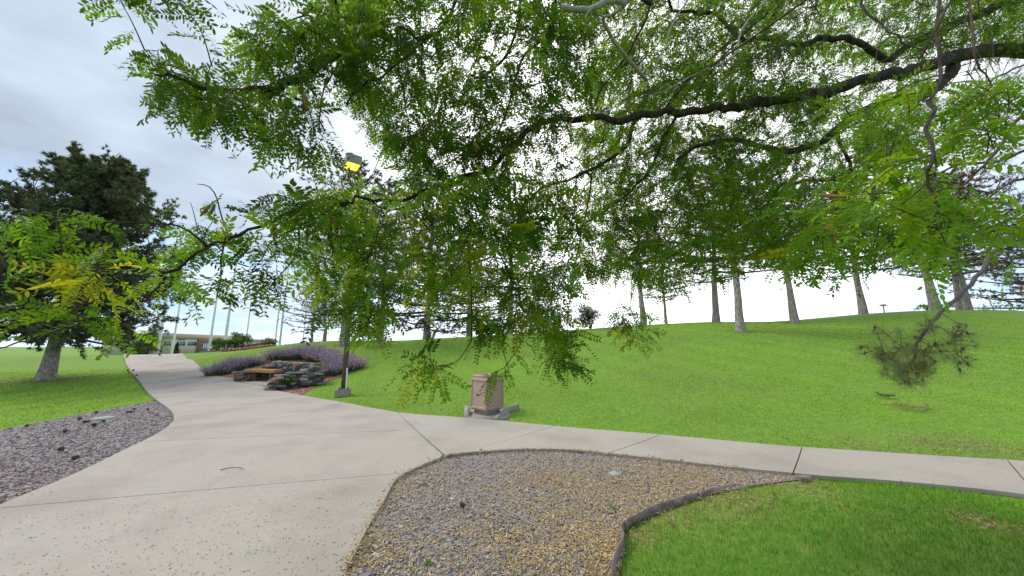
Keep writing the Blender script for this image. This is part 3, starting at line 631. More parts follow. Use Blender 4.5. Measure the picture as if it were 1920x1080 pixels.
leaf_shrub('crest_shrub', 'green shrub second from left on the mulch bank', 423, 656, None, .62, .9, 1300, .1, (.07, .16, .03), group='green shrubs on the mulch bank')
leaf_shrub('crest_shrub', 'tallest bright green shrub on the mulch bank', 439, 654, None, .75, 1.15, 1600, .1, (.085, .19, .03), group='green shrubs on the mulch bank')
leaf_shrub('crest_shrub', 'green shrub at the right end of the shrub row on the bank', 452, 653, None, .6, .95, 1300, .1, (.07, .17, .03), group='green shrubs on the mulch bank')
leaf_shrub('grey_shrub', 'low grey green shrub at the right end of the mulch bank', 506, 650, 28.5, .8, .7, 1000, .09, (.16, .19, .13))
leaf_shrub('willow_shrub', 'tall leafy pale green shrub left of the white poles at the path crest', 274, 660, 31, 1.25, 3.3, 4200, .13, (.11, .20, .06))
leaf_shrub('willow_shrub', 'lower leafy green shrub at the left foot of the tall pale one', 255, 660, 30, 1.0, 1.9, 2400, .13, (.10, .19, .05))
leaf_shrub('yellow_shrub', 'small yellow green bush between two white poles', 310, 660, 33, .8, 1.0, 1200, .1, (.21, .24, .07))
leaf_shrub('juniper', 'narrow dark green conifer in front of the office wall', 330, 660, 40, .85, 3.3, 1800, .14, (.03, .065, .025), cone=True)
leaf_shrub('russet_shrub', 'dusty pinkish green bush in front of the office windows', 350, 660, 40, 1.5, 1.8, 1900, .13, (.22, .19, .12))
leaf_shrub('evergreen_shrub', 'dark rounded evergreen shrub on the hill crest right of the drooping leaves', 1108, 618, 26.5, 1.5, 2.2, 4500, .1, (.045, .085, .035))
leaf_shrub('hill_sapling', 'yellow green leafy bush at the far right of the hill crest', 1868, 584, 23.5, 1.0, 1.5, 500, .13, (.20, .36, .05), up=1)
leaf_shrub('hill_sapling', 'small yellow green sprout at the foot of the hillcrest pine', 1738, 583, 22.5, .5, .55, 350, .1, (.18, .34, .05), up=1)
g = ground(534, 731); dlz = thing('daylily', 'strap leaved green clump against the right stone pier', 'plant', g)
n = 150; a = rng.random(n) * 6.283; m = MB()
for i in range(n):
    o_ = np.array([math.cos(a[i]), math.sin(a[i]), 0]); L_ = rng.uniform(.35, .6); ln = rng.uniform(.25, .8); sd = np.array([-o_[1], o_[0], 0]) * .012
    p0 = o_ * rng.random() * .12; p1 = p0 + o_ * L_ * ln * .4 + np.array([0, 0, L_ * .75]); p2 = p0 + o_ * L_ * ln * 1.0 + np.array([0, 0, L_ * .62])
    m.add(np.array([p0 - sd, p0 + sd, p1 + sd, p1 - sd, p2]), [np.array([[0, 1, 2, 3]]), np.array([[3, 2, 4]])], np.array([.07, .19, .03]) * rng.uniform(.7, 1.5))
m.part('leaves', M['shrub'], dlz, world=False)
lw = thing('low_stone_wall', 'low dark stone edging along the top of the mulch bank', 'stone wall', ground(485, 651))
for i in range(16):
    p_ = P(458 + i * 3.6, 652 - i * .3, 28.5); put_stone(lw, (p_[0], p_[1], hz(p_[0], p_[1]) + .12 + .05 * rng.random()), (.42, .35, .3), .4, rng.choice([0, 2, 2, 3]))

# ------------------------------------------------------------------ lamp post
g = ground(643, 743); lamp = thing('lamp_post', 'tall brown square lamp post with a lit amber box head beside the lawn edge', 'street lamp', g)
bevbox('base_block', g + np.array([0, 0, .11]), (.44, .44, .24), M['cement'], lamp, .02, .35)
hh = P(659, 317, 11.6)[2]
V, F = box((g[0], g[1], g[2] + .24 + (hh + .1 - g[2] - .24) / 2), (.15, .15, hh + .1 - g[2] - .24), .35, .78); part('pole', V, F, M['lampmetal'], lamp)
bevbox('base_plate', g + np.array([0, 0, .255]), (.3, .3, .035), M['lampmetal'], lamp, .006, .35)
part('conduit', *tube([g + np.array([.13, -.11, .05]), g + np.array([.13, -.11, .3]), g + np.array([.115, -.10, .9])], .022, 8), M['plasticwhite'], lamp)
hc_ = P(661, 304, 11.35); hrz = R(38)
head = bevbox('lamp_head', hc_, (.46, .54, .30), M['lampgrey'], lamp, .012, hrz)
hb = bevbox('reflector', (0, 0, -.152), (.39, .47, .012), M['glow'], head, .003, 0, world=False)
bulb = link('bulb', mesh_np('bulb', *tube([[0, -.13, -.165], [0, 0, -.17], [0, .13, -.165]], [.03, .045, .03], 8), None, [M['bulb']], True), head)
pt = np.array([g[0], g[1], hc_[2] + .02]); part('arm', *tube([pt, hc_ + np.array([0, 0, .02])], .045, 8), M['lampmetal'], lamp)

# ------------------------------------------------------------------ litter bin
bin_ = thing('litter_bin', 'square pinkish aggregate litter bin on a concrete footing beside the sidewalk', 'litter bin', (BCEN[0], BCEN[1], BC[2]))
brz = R(-40.8); bz = BC[2]
bm = bmesh.new(); V, F = box((0, 0, 0), (.6, .6, .74), 0, .985); vs = [bm.verts.new(v) for v in V]; fs = [bm.faces.new([vs[i] for i in f]) for f in F]
sides = [f for f in bm.faces if abs(f.normal.z) < .5]
bmesh.ops.bevel(bm, geom=bm.edges[:], offset=.035, segments=3, affect='EDGES')
sides = [f for f in bm.faces if abs(f.normal.z) < .5 and f.calc_area() > .2]
for f in sides:
    bmesh.ops.inset_individual(bm, faces=[f], thickness=.05, depth=0); bmesh.ops.inset_individual(bm, faces=[f], thickness=.012, depth=-.016)
me = bpy.data.meshes.new('bin_body'); bm.to_mesh(me); bm.free(); me.materials.append(M['bin'])
o = link('bin_body', me, bin_, (0, 0, .13 + .37)); o.rotation_euler[2] = brz
m = MB()
for (c, s) in (((0, -.21, 0), (.5, .08, .05)), ((0, .21, 0), (.5, .08, .05)), ((-.21, 0, 0), (.08, .34, .05)), ((.21, 0, 0), (.08, .34, .05))): m.add(*box(c, s))
o = link('lid_ring', m.mesh('lid_ring', M['bin']), bin_, (0, 0, .895)); o.rotation_euler[2] = brz
o = link('liner', mesh_np('liner', *box((0, 0, 0), (.34, .34, .02)), None, [M['dark']]), bin_, (0, 0, .88)); o.rotation_euler[2] = brz
bevbox('pedestal', (BCEN[0], BCEN[1], bz + .06), (.44, .44, .15), M['cement'], bin_, .01, brz)
part('pad', *(lambda q: (np.concatenate([np.c_[q, np.full(4, bz - .1)], np.c_[q, np.full(4, bz + .035)]]), BOXF))(pad_poly), M['cement'], bin_)
def wing(pts, hts, w, label):
    pts = np.array(pts); d = np.gradient(pts, axis=0); d /= np.linalg.norm(d, axis=1, keepdims=True); nrm = np.stack([-d[:, 1], d[:, 0]], -1) * w / 2
    z = np.array(hts); V = []
    for p_, n_, zz in zip(pts, nrm, z): V += [[*(p_ - n_), bz - .15], [*(p_ + n_), bz - .15], [*(p_ + n_), bz + zz], [*(p_ - n_), bz + zz]]
    F = [[3, 2, 1, 0]]; k = len(pts)
    for i in range(k - 1):
        for j in range(4): F.append([i * 4 + j, i * 4 + (j + 1) % 4, i * 4 + 4 + (j + 1) % 4, i * 4 + 4 + j])
    F.append([(k - 1) * 4 + j for j in range(4)])
    o = thing('retaining_kerb', label, 'kerb', (*pts[0], bz), 'cement kerbs round the litter bin'); part('kerb_block', np.array(V), np.array(F), M['cement'], o)
wing([BCEN + np.array(q) for q in ((-.40, -.46), (-.46, -.2), (-.5, .2))], (.05, .13, .17), .11, 'short grey cement kerb left of the litter bin')
wing([BCEN + np.array(q) for q in ((.24, -.58), (.40, -.2), (.52, .1), (.74, .26))], (.05, .10, .16, .2), .11, 'longer stepped grey cement kerb right of the litter bin')

# ------------------------------------------------------------------ flag poles, office, cars
for i, (px, t, w, ht, lb) in enumerate([(240, 29.6, .30, 1.3, 'short white bollard post at the left end of the path crest'), (297, 31, .34, 13, 'thickest tall white pole right of the pale green shrub'), (324, 37, .30, 13, 'tall white pole in front of the dark narrow conifer'), (393, 34, .30, 12, 'tall white pole in front of the brick entrance'), (421, 36, .42, 12, 'broad white pole behind the bank shrubs'),
                                        (460, 44, .30, 11.3, 'slender grey flag pole with its top bare against the sky'), (515, 40, .26, 13, 'thin white pole left of a close pair right of the mulch bank'), (524, 37, .30, 13, 'thicker white pole of the close pair right of the mulch bank'), (567, 48, .26, 9, 'lone thin pole left of the bare branched tree'), (706, 52, .42, 12, 'pale pole glimpsed behind the pine right of the lamp post')]):
    p_ = P(px, 650, t); z = hz(p_[0], p_[1]); o = thing('flag_pole' if i else 'bollard', lb, 'pole' if i else 'bollard', (p_[0], p_[1], z), 'white poles beyond the crest' if i else None)
    w *= .78; zz = np.linspace(0, ht, 6); part('shaft', *tube(np.c_[np.zeros(6), np.zeros(6), zz - .2], w / 2 * (1 - .62 * (zz / ht) ** 1.2 * (ht > 3)), 12), M['white'], o, smooth=True, world=False)
    V, F = lathe([(0.001, ht - .2), (w * .35, ht - .14), (w * .35, ht - .06), (.001, ht)], 10); part('cap', V, F, M['white'], o, smooth=True, world=False)
    V, F = lathe([(w * .5, -.1), (w * .85, -.1), (w * .85, .06), (w * .55, .12)], 12); part('collar', V, F, M['white'], o, world=False)
def office():
    A = P(150, 650, 92); B = P(455, 650, 150); A = A + (B - A) * .30; A[2] = B[2] = 0; d = (B - A)[:2]; L_ = np.hypot(*d); d /= L_; nrm = np.array([d[1], -d[0]]); rz = math.atan2(d[1], d[0])
    z0 = FARZ - .3; top = 1.6 + (P(310, 626, 1)[2] - 1.6) * 116
    o = thing('office_building', 'long low beige office building with brick entrance and blue windows', 'building', (A[0], A[1], z0)); H = top - z0
    def slabw(name, x0, x1, y0, y1, out, m, depth=.3, parent=o):
        c = A[:2] + d * (x0 + x1) / 2 + nrm * (out - depth / 2); V, F = box((*c, z0 + (y0 + y1) / 2), (x1 - x0, depth, y1 - y0), rz); return part(name, V, F, m, parent)
    slabw('wall', 0, L_, 0, H, 0, M['stucco2'], 14)
    slabw('parapet', -.2, L_ + .2, H * .80, H + .25, .25, M['stucco'], .5)
    # along-facade coordinate for a picture column
    def at(px):
        u = (px - 960) / FPX; return (u * A[1] - A[0]) / (d[0] - u * d[1])
    at_ = lambda px: (lambda u: (u * (A[1] * cp + 0) - A[0]) / (d[0] - u * d[1] * cp))((px - 960) / FPX)
    b0, b1 = at_(368), at_(408); slabw('brick_bay', b0, b1, 0, H * .80, .6, M['brick'], .9)
    # masonry courses of the entrance bay stand proud
    for k in range(5): slabw('brick_band', b0, b1, H * (.1 + .15 * k), H * (.1 + .15 * k) + .12, .66, M['brick'], .1)
    def win(x0, x1, y0, y1, out, m, nb=4):
        w = slabw('window', x0, x1, y0, y1, out + .05, M['dark'], .12); k = (x1 - x0) / nb
        for i in range(nb): slabw('pane', x0 + i * k + .1, x0 + (i + 1) * k - .1, y0 + .1, y1 - .1, out + .1, m[i % len(m)], .06, w)
    W = [M['glass'], M['glass'], M['glass'], M['glassd']]
    for a, b in ((306, 320), (333, 346), (351, 367), (283, 294)): win(at_(a), at_(b), H * .50, H * .68, 0, W if a != 306 else W[::-1], 4); 
    win(at_(376), at_(398), H * .12, H * .62, .6, [M['glass']], 6); win(at_(425), at_(450), H * .45, H * .62, 0, W, 5)
    sg = slabw('sign_board', at_(331), at_(345), H * .755, H * .795, .12, M['signblue'], .12)
    o2 = thing('office_wing', 'lower grey beige office wing right of the main block', 'building', (B[0], B[1], z0)); C_ = P(517, 650, 172)
    dd = (C_ - B)[:2]; ll = np.hypot(*dd); dd /= ll; n2 = np.array([dd[1], -dd[0]]); tp = 1.6 + (P(470, 636.5, 1)[2] - 1.6) * 155; c = (B[:2] + C_[:2]) / 2 - n2 * 6
    V, F = box((*c, z0 + (tp - z0) / 2), (ll, 12, tp - z0), math.atan2(dd[1], dd[0])); part('wall', V, F, M['stucco2'], o2)
    V, F = box((*(c + n2 * .2), tp - .35), (ll + .3, 12.2, 1.0), math.atan2(dd[1], dd[0])); part('parapet', V, F, M['stucco'], o2)
    for k in range(6):
        cc = B[:2] + dd * (6 + k * (ll - 12) / 5) + n2 * .03; V, F = box((*cc, z0 + (tp - z0) * .5), (3.2, .12, 1.5), math.atan2(dd[1], dd[0])); w = part('window', V, F, M['dark'], o2)
        V, F = box((*(cc + n2 * .05), z0 + (tp - z0) * .5), (2.8, .1, 1.2), math.atan2(dd[1], dd[0])); part('pane', V, F, M['glass'], w)
office()
def car(px, t, paint, label, rz):
    p_ = P(px, 650, t); z = hz(p_[0], p_[1]); o = thing('parked_car', label, 'car', (p_[0], p_[1], z), 'cars parked beyond the crest', rz)
    prof = np.array([(-2.15, .35), (-2.2, .75), (-1.9, .92), (-1.2, .98), (-.6, 1.42), (.75, 1.45), (1.45, 1.0), (2.1, .9), (2.2, .6), (2.15, .35)])
    k = len(prof); V = []
    for s_, y in ((-1, -.86), (1, .86)):
        for x, zz in prof: V.append([x, y * (.82 if zz > 1.2 else 1), zz])
    F = [[i, (i + 1) % k, k + (i + 1) % k, k + i] for i in range(k)]; b = mesh_np('body', np.array(V), [np.array(F), np.array([list(range(k))[::-1]]), np.array([list(range(k, 2 * k))])], None, [paint]); link('body', b, o)
    for y in (-.83, .83):
        sg = math.copysign(1, y); V = np.array([[-1.05, y * 1.035, .98], [-.55, y * .89, 1.36], [.7, y * .89, 1.38], [1.25, y * 1.035, 1.0], [-1.05, y * .95, .98], [-.55, y * .8, 1.36], [.7, y * .8, 1.38], [1.25, y * .95, 1.0]])
        link('side_window', mesh_np('side_window', V, BOXF, None, [M['glassd']]), o)
    for x in (-1.35, 1.35):
        for y in (-.8, .8):
            w = link('wheel', mesh_np('wheel', *tube([[0, -.1, 0], [0, .1, 0]], .33, 14), None, [M['tyre']]), o, (x, y, .33)); link('rim', mesh_np('rim', *tube([[0, -.115, 0], [0, .115, 0]], .2, 10), None, [M['carsilver']]), w)
    for x, nm, mm in ((2.19, 'headlight', M['white']), (-2.2, 'tail_light', M['rust'])):
        for y in (-.6, .6): link(nm, mesh_np(nm, *box((0, 0, 0), (.06, .35, .13)), None, [mm]), o, (x, y, .68))
car(231, 52, M['carblue'], 'dark blue car parked beyond the crest left of the white bollard', 2.2)
car(186, 56, M['carsilver'], 'silver car parked beyond the crest behind the left pine', 2.3)

# picnic table on the crest, small lamp far right
p_ = P(694, 640, 26.5); z = hz(p_[0], p_[1]); pt_ = thing('picnic_table', 'dark picnic table on the hill crest between lamp post and pine', 'table', (p_[0], p_[1], z), rz=.2)
bevbox('table_top', (0, 0, .74), (1.8, .75, .06), M['lampmetal'], pt_, .01, world=False)
for s in (-1, 1):
    bevbox('bench_seat', (0, s * .72, .44), (1.8, .28, .05), M['lampmetal'], pt_, .01, world=False)
    part('leg', *tube([[s * .65, -.7, 0], [s * .65, -.2, .72]], .035, 6), M['lampmetal'], pt_, world=False); part('leg', *tube([[s * .65, .7, 0], [s * .65, .2, .72]], .035, 6), M['lampmetal'], pt_, world=False)
    part('brace', *tube([[s * .65, -.75, .41], [s * .65, .75, .41]], .03, 6), M['lampmetal'], pt_, world=False)
p_ = P(1658, 585, 34); z = hz(p_[0], p_[1]); fl_ = thing('distant_lamp', 'tiny dark lamp post on the far skyline between two hill pines', 'street lamp', (p_[0], p_[1], z)); tz = P(1658, 572, 34)[2] - z
part('pole', *tube([[0, 0, -.3], [0, 0, tz]], [.06, .045], 8), M['lampmetal'], fl_, world=False); bevbox('lamp_head', (0, 0, tz), (.45, .3, .16), M['lampgrey'], fl_, .02, world=False)

# ------------------------------------------------------------------ bed and path clutter
ed = smooth_poly(gpts([(1130, 1250), (1148, 1140), (1160, 1085), (1172, 1030), (1168, 1005), (1185, 985), (1240, 962), (1330, 930), (1390, 917), (1432, 909)]), 70)
T_, A_, B_ = frames(np.c_[ed[:, :2], np.zeros(70)]); nn = np.stack([-T_[:, 1], T_[:, 0]], -1)
tilt = .02 * np.sin(np.linspace(0, 9, 70)) + .012; hgt = np.interp(np.arange(70), [0, 25, 45, 60, 69], [.085, .09, .08, .045, .008]); wob = .012 * np.sin(np.linspace(0, 31, 70)); V = []
for i in range(70):
    z = hz(ed[i, 0], ed[i, 1])
    for off, zz in ((0, -.06), (.007, -.06), (.007 + tilt[i] + wob[i], hgt[i]), (tilt[i] + wob[i], hgt[i])): V.append([*(ed[i, :2] + nn[i] * off), z + zz])
i_ = np.arange(69)[:, None, None] * 4; j_ = np.arange(4); F = (i_ + np.stack([j_, (j_ + 1) % 4, 4 + (j_ + 1) % 4, 4 + j_], -1)[None]).reshape(-1, 4)
ed_o = thing('lawn_edging', 'bent rusty steel edging strip between the gravel island and near lawn', 'edging', (ed[30, 0], ed[30, 1], 0)); part('strip', np.array(V), F, M['steel'], ed_o)
for k in (12, 34, 52):
    b = np.array([*ed[k, :2], hz(*ed[k, :2])]); part('stake', *box(b + np.array([*(nn[k] * -.012), .0]), (.012, .03, .16), math.atan2(T_[k, 1], T_[k, 0])), M['steel'], ed_o)
g = ground(1507, 901); kb = thing('cement_stub', 'small grey cement stub at the sidewalk joint by the lawn corner', 'kerb', g); bevbox('stub', g + np.array([0, 0, .02]), (.17, .10, .06), M['steel'], kb, .01, .2)
for px, py, r_, lb in ((193, 786, .19, 'round pale green valve cover set in the left gravel bed'), (1153, 893, .075, 'small pale round valve cover in the gravel island')):
    g = ground(px, py); o = thing('valve_cover', lb, 'valve cover', g + np.array([0, 0, .02]))
    V, F = lathe([(r_ * 1.08, -.05), (r_ * 1.08, .012), (r_, .018), (r_ * .96, .006)], 24); part('rim', V, F, M['cement'], o, world=False)
    V, F = lathe([(r_ * .95, 0), (r_ * .93, .016), (.012, .02), (.001, .02)], 24); part('lid', V, F, M['cover'], o, world=False)
def cone_mesh():
    m = MB(); V, F = lathe([(.004, 0), (.024, .012), (.03, .03), (.022, .055), (.006, .075)], 8); m.add(V, F)
    for k in range(7):
        for j in range(8):
            a = (j + .5 * k) / 8 * 6.283; z = .006 + k * .010; r_ = .018 + .016 * math.sin(min(1, (k + 1.2) / 6) * math.pi); o_ = np.array([math.cos(a), math.sin(a), 0]); s_ = np.array([-o_[1], o_[0], 0])
            m.add(np.array([o_ * .012 + [0, 0, z], o_ * r_ * .8 + s_ * .008 + [0, 0, z], o_ * (r_ + .006) + [0, 0, z + .006], o_ * r_ * .8 - s_ * .008 + [0, 0, z]]), np.array([[0, 1, 2, 3]]))
    return m.mesh('pine_cone', M['cone'])
CONE = cone_mesh()
for px, py, s, lb, gr in [(182, 777, 1.1, 'brown pine cone touching the lawn edge above the round valve cover', None), (152, 790, 1.2, 'dark pine cone left of the round valve cover, upper of two', None), (155, 797, 1.4, 'dark pine cone left of the round valve cover, lower of two', None), (197, 794, 1.1, 'pine cone just below the round valve cover', None), (181, 803, 1.6, 'largest pine cone on the left gravel, below the valve cover', None), (121, 815, 1.2, 'pine cone alone in the middle of the left gravel', None), (116, 850, 1.3, 'pine cone on the left gravel, second nearest to the camera', None), (132, 869, 1.4, 'nearest pine cone on the left gravel bed', None), (47, 803, 1, 'pine cone at the far left lawn edge', None), (244, 777, 1.2, 'pine cone in the loose trio right of the valve cover, nearest the path', 1), (237, 777, 1, 'pine cone in the loose trio right of the valve cover, nearest the cover', 1), (249, 772, 1.1, 'pine cone in the loose trio right of the valve cover, farthest back', 1), (276, 772, 1, 'small dark pine cone by the gravel tip next to the path', None),
                         (238, 697, 1.8, 'pine cone on the distant path by the left lawn edge, leftmost', 2), (243, 701, 1.6, 'pine cone on the distant path by the left lawn edge, middle', 2), (248, 698, 1.8, 'pine cone on the distant path by the left lawn edge, rightmost', 2), (254, 707, 1.5, 'pine cone on the distant path, nearest of the far group', 2), (870, 960, 1.05, 'bristly dark pine cone lying in the gravel island', None)]:
    g = ground(px, py); onp = bool(inpoly(np.array([g[0]]), np.array([g[1]]), path_poly)[0]); o = link('pine_cone', CONE, None, g + np.array([0, 0, (.05 if onp else .025) + .025 * s])); s *= .72; o.scale = (s,) * 3; o.rotation_euler = (R(80), rng.normal(0, .3), rng.random() * 6); tag(o, lb, 'pine cone', {1: 'pine cones near the gravel tip', 2: 'pine cones on the far path'}.get(gr, 'pine cones on the gravel'))
def stick(name, pxs, r_, m, label, cat='twig', dz=.06):
    p_ = gpts(pxs) + np.array([0, 0, dz]); p_[:, 2] += rng.random(len(p_)) * .015; o = thing(name, label, cat, p_[0]); q_ = smooth_poly(p_, 12); part('stem', *tube(q_, np.linspace(r_, r_ * .5, 12), 5), m, o); return o, q_
stick('fallen_twig', [(412, 893), (428, 889), (445, 887), (456, 890)], .006, M['twig'], 'thin curved twig lying on the pale path'); stick('fallen_twig', [(962, 975), (985, 988), (1000, 1000), (1040, 1002)], .006, M['greybark'], 'pale bleached stick lying in the gravel island')
stick('straw_stem', [(1178, 1040), (1215, 1041)], .003, M['catkin'], 'single straw stem beside the steel edging', 'straw', .05)
o, q_ = stick('dead_pine_twig', [(1742, 766), (1722, 771), (1700, 768), (1678, 763)], .012, M['greybark'], 'bleached dead pine twig with tan needles lying on the lawn slope')
b = np.repeat(q_, 14, 0) + rng.normal(0, .01, (168, 3)); V, F = needle_tris(b, rng.normal(size=(168, 3)) * np.array([1, 1, .35]) + np.array([-.5, 0, .25]), rng.uniform(.08, .2, 168), .007); part('needles', V, F, M['needle'], o, np.repeat(np.array([.42, .30, .16]) * rng.uniform(.6, 1.2, (168, 1)), 3, 0))
o, q_ = stick('fallen_pine_sprig', [(1678, 748), (1660, 748), (1645, 742)], .009, M['twig'], 'dark green fallen pine sprig on the lawn above the dead twig')
b = np.repeat(q_, 12, 0); V, F = needle_tris(b, rng.normal(size=(144, 3)) * np.array([1, 1, .5]) + np.array([-.2, 0, .3]), rng.uniform(.07, .14, 144), .007); part('needles', V, F, M['needle'], o, np.repeat(np.array([.06, .09, .05]) * rng.uniform(.6, 1.4, (144, 1)), 3, 0))
for px, py, lb in ((805, 866, 'tiny weed sprouting at the island corner by the path joint'), (690, 1032, 'broad green weed leaf at the island edge near the camera'), (802, 1065, 'small bright green seedling in the gravel near the bottom edge'), (1150, 960, 'wisp of weed in the gravel left of the edging bend')):
    g = ground(px, py); o = thing('weed', lb, 'weed', g, 'weeds in the gravel island'); m = MB(); n = 14
    q = np.c_[rng.normal(0, .018, (n, 2)), rng.uniform(.015, .06, n)]; V, F = leaf_quads(q, .035, 1.5); m.add(V, F, np.array([.10, .24, .06])); m.part('leaves', M['shrub'], o, world=False); part('stem', *tube([[0, 0, -.01], [0, .004, .05]], .002, 4), M['twig'], o, world=False)
n = 260; q = np.concatenate([rng.normal(0, .05, (130, 2)) + ground(475, 1050)[:2], rng.normal(0, .04, (130, 2)) + ground(230, 985)[:2]]); 
flakes('clippings', q[:45] , .016, .004, [(.16, .32, .06), (.25, .36, .10)], [.5, .5], .052, 'small heap of fresh green clippings on the near path', 'clippings', .3, .012)

# ------------------------------------------------------------------ pines
def pine_meshes(seed, H, base, rad, nprim, tuft_len=.17, ndl=12, sub=7, tpt=3, shape=1.0, droop=.0, hue=(.055, .075, .038), fluff=0, trunk_r=.185, lean=(0, 0), nw=.03):
    r_ = np.random.default_rng(seed); tk, br = MB(), MB(); nb, nd, nl, nc = [], [], [], []
    zz = np.linspace(-.25, H, 12); wob = np.cumsum(r_.normal(0, .035, (12, 2)), 0); wob -= wob[1]
    tp = np.c_[wob + np.outer(np.clip(zz, 0, None), lean), zz]; rr = trunk_r * np.clip(1 - (np.clip(zz, 0, None) / H) ** 1.1 * .92, .05, 1); rr[0] *= 1.45; rr[1] *= 1.12
    th = np.arange(14); V, F = tube(tp, rr, 14, False); V += r_.normal(0, trunk_r * .06, V.shape); tk.add(V, F)
    for i in range(nprim):
        f = (i + r_.random()) / nprim; z = base + (H - base) * f; L_ = rad * ((1 - f) ** .75 * shape + .15) * r_.uniform(.7, 1.15) * min(1, .55 + f * 3); a = i * 2.4 + r_.normal(0, .4)
        o_ = np.array([math.cos(a), math.sin(a), 0]); rise = .12 + .5 * f - droop * (1 - f) + r_.normal(0, .25 * fluff); c0 = np.array([np.interp(z, zz, tp[:, 0]), np.interp(z, zz, tp[:, 1]), z])
        pts = np.array([c0, c0 + o_ * L_ * .4 + [0, 0, L_ * (rise * .35 - .04)], c0 + o_ * L_ * .75 + np.r_[r_.normal(0, .12, 2) * L_, L_ * rise * .7], c0 + o_ * L_ + np.r_[r_.normal(0, .15, 2) * L_, L_ * (rise + .12)]])
        pts = smooth_poly(pts, 7); br.add(*tube(pts, np.linspace(.022 + .014 * L_, .008, 7), 5, False))
        for s in range(sub):
            g = .15 + .85 * (s + r_.random()) / sub; p_ = pts[min(6, int(g * 6))]; e = o_ * r_.uniform(.2, .8) + np.array([-o_[1], o_[0], 0]) * r_.normal(0, .8) + [0, 0, r_.uniform(-.15 - fluff, .5 + fluff)]; e = e / np.linalg.norm(e) * L_ * .32 * r_.uniform(.5, 1.2)
            br.add(*tube(np.array([p_, p_ + e * .5 + [0, 0, -.02], p_ + e]), [.012, .008, .005], 4, False))
            for k in range(tpt):
                c = p_ + e * (.35 + .65 * (k + r_.random()) / tpt) + r_.normal(0, .05, 3); n_ = ndl; dd = r_.normal(size=(n_, 3)) * .8 + e / np.linalg.norm(e) + [0, 0, .35]
                nb.append(np.repeat(c[None], n_, 0)); nd.append(dd); nl.append(tuft_len * r_.uniform(.7, 1.25, n_)); nc.append(np.repeat((np.array(hue) * r_.uniform(.55, 1.5) * np.array([r_.uniform(.9, 1.25), 1, r_.uniform(.85, 1.1)]))[None], n_ * 3, 0))
    V, F = needle_tris(np.concatenate(nb), np.concatenate(nd), np.concatenate(nl), nw); 
    return tk.mesh('pine_trunk', M['pinebark'], True), br.mesh('pine_branches', M['twig']), mesh_np('pine_needles', V, F, np.concatenate(nc), [M['needle']])
def put_pine(ms, px, t, label, s=1, rz=0, lean=(0, 0), group='pines along the hill crest', py=640, name='pine_tree', z=None):
    p_ = P(px, py, t); o = thing(name, label, 'tree', (p_[0], p_[1], hz(p_[0], p_[1])), group); o.scale = (s,) * 3; o.rotation_euler = (lean[0], lean[1], rz)
    for nm, me in zip(('trunk', 'branches', 'needles'), ms): link(nm, me, o)
    return o
PV = [pine_meshes(11, 10.5, 3.4, 4.3, 46, sub=9, tpt=5, ndl=14, hue=(.075, .09, .055)), pine_meshes(12, 10.5, 3.7, 4.0, 42, sub=9, tpt=5, ndl=14, hue=(.07, .085, .05)), pine_meshes(13, 10, 2.6, 4.5, 46, sub=9, tpt=5, ndl=14, droop=.1, hue=(.08, .09, .06)), pine_meshes(14, 9, .7, 4.4, 60, sub=11, tpt=5, ndl=14, droop=.2, hue=(.05, .068, .045), trunk_r=.24)]
RING = []
for v, px, t, s, rz, lean, lb, py in [(0, 643, 20.5, 1.05, .3, (0, .0), 'thick trunked pine on the crest just left of the lamp post', 646), (1, 711, 20, .95, 2, (0, .0), 'pale trunked pine on the slope just right of the lamp post', 650), (2, 956, 25, 1, 1, (0, .03), 'pine mostly hidden behind the drooping leaves above the litter bin', 626), (1, 1207, 24.5, 1.05, 4, (0, 0), 'straight dark trunked pine right of the evergreen shrub', 609), (0, 1249, 31, .8, 5, (0, 0), 'thin distant pine trunk between two straight crest pines', 604), (2, 1342, 24, 1.1, 2.6, (0, -.09), 'left leaning pine behind the pale foremost trunk', 604), (1, 1389, 16.5, .95, .8, (0, -.07), 'foremost pale barked pine on the hill slope', 621), (0, 1490, 21, 1, 3.5, (0, 0), 'upright pine with textured bark right of the foremost trunk', 607), (2, 1618, 23.5, 1.05, 1.4, (0, -.04), 'dark pine with low spreading boughs right of centre on the crest', 588), (1, 1757, 21, 1.15, 5.2, (0, -.08), 'pine behind the hanging broken branch, left of the close pair', 581), (0, 1797, 24, 1, 2.2, (0, -.06), 'left trunk of the close pair of pines at the right', 579), (2, 1816, 22.5, .9, .4, (0, 0), 'right trunk of the close pair of pines at the right', 580),
                                  (3, 800, 30, 1.25, .5, (0, 0), 'wide dark spreading pine behind the slope left of centre', 636), (3, 880, 33, 1.2, 2.5, (0, 0), 'second dark spreading pine nearer the middle', 632), (3, 1960, 26, 1.1, 1.5, (0, 0), 'dense pine rising at the right picture edge', 580), (3, 1010, 36, .8, 1, (0, 0), 'low dark pine far behind the middle of the crest', 625), (2, 585, 36, .75, 3, (0, 0), 'sparse dark pine behind the bare branched tree', 642)]:
    o_ = put_pine(PV[v], px, t, lb, s, rz, lean, py=py); RING.append(rng.normal(0, .42, (170, 2)) + np.array(o_.location[:2]))
RING = np.concatenate(RING); flakes('needle_litter', RING, .06, .02, [(.24, .15, .11), (.32, .22, .17), (.17, .11, .08)], [.4, .3, .3], .03, 'brown needles fallen round the feet of the hill pines', 'leaf litter', .3, .03)
LP = pine_meshes(21, 10.0, 1.8, 4.1, 170, tuft_len=.16, ndl=16, sub=16, tpt=8, fluff=.7, nw=.04, shape=1.0, droop=.12, hue=(.11, .15, .085), trunk_r=.235, lean=(.05, 0))
put_pine(LP, 85, 15.0, 'big dark green pine with leaning trunk at the left edge of the lawn', 1, 0, py=711, group=None)
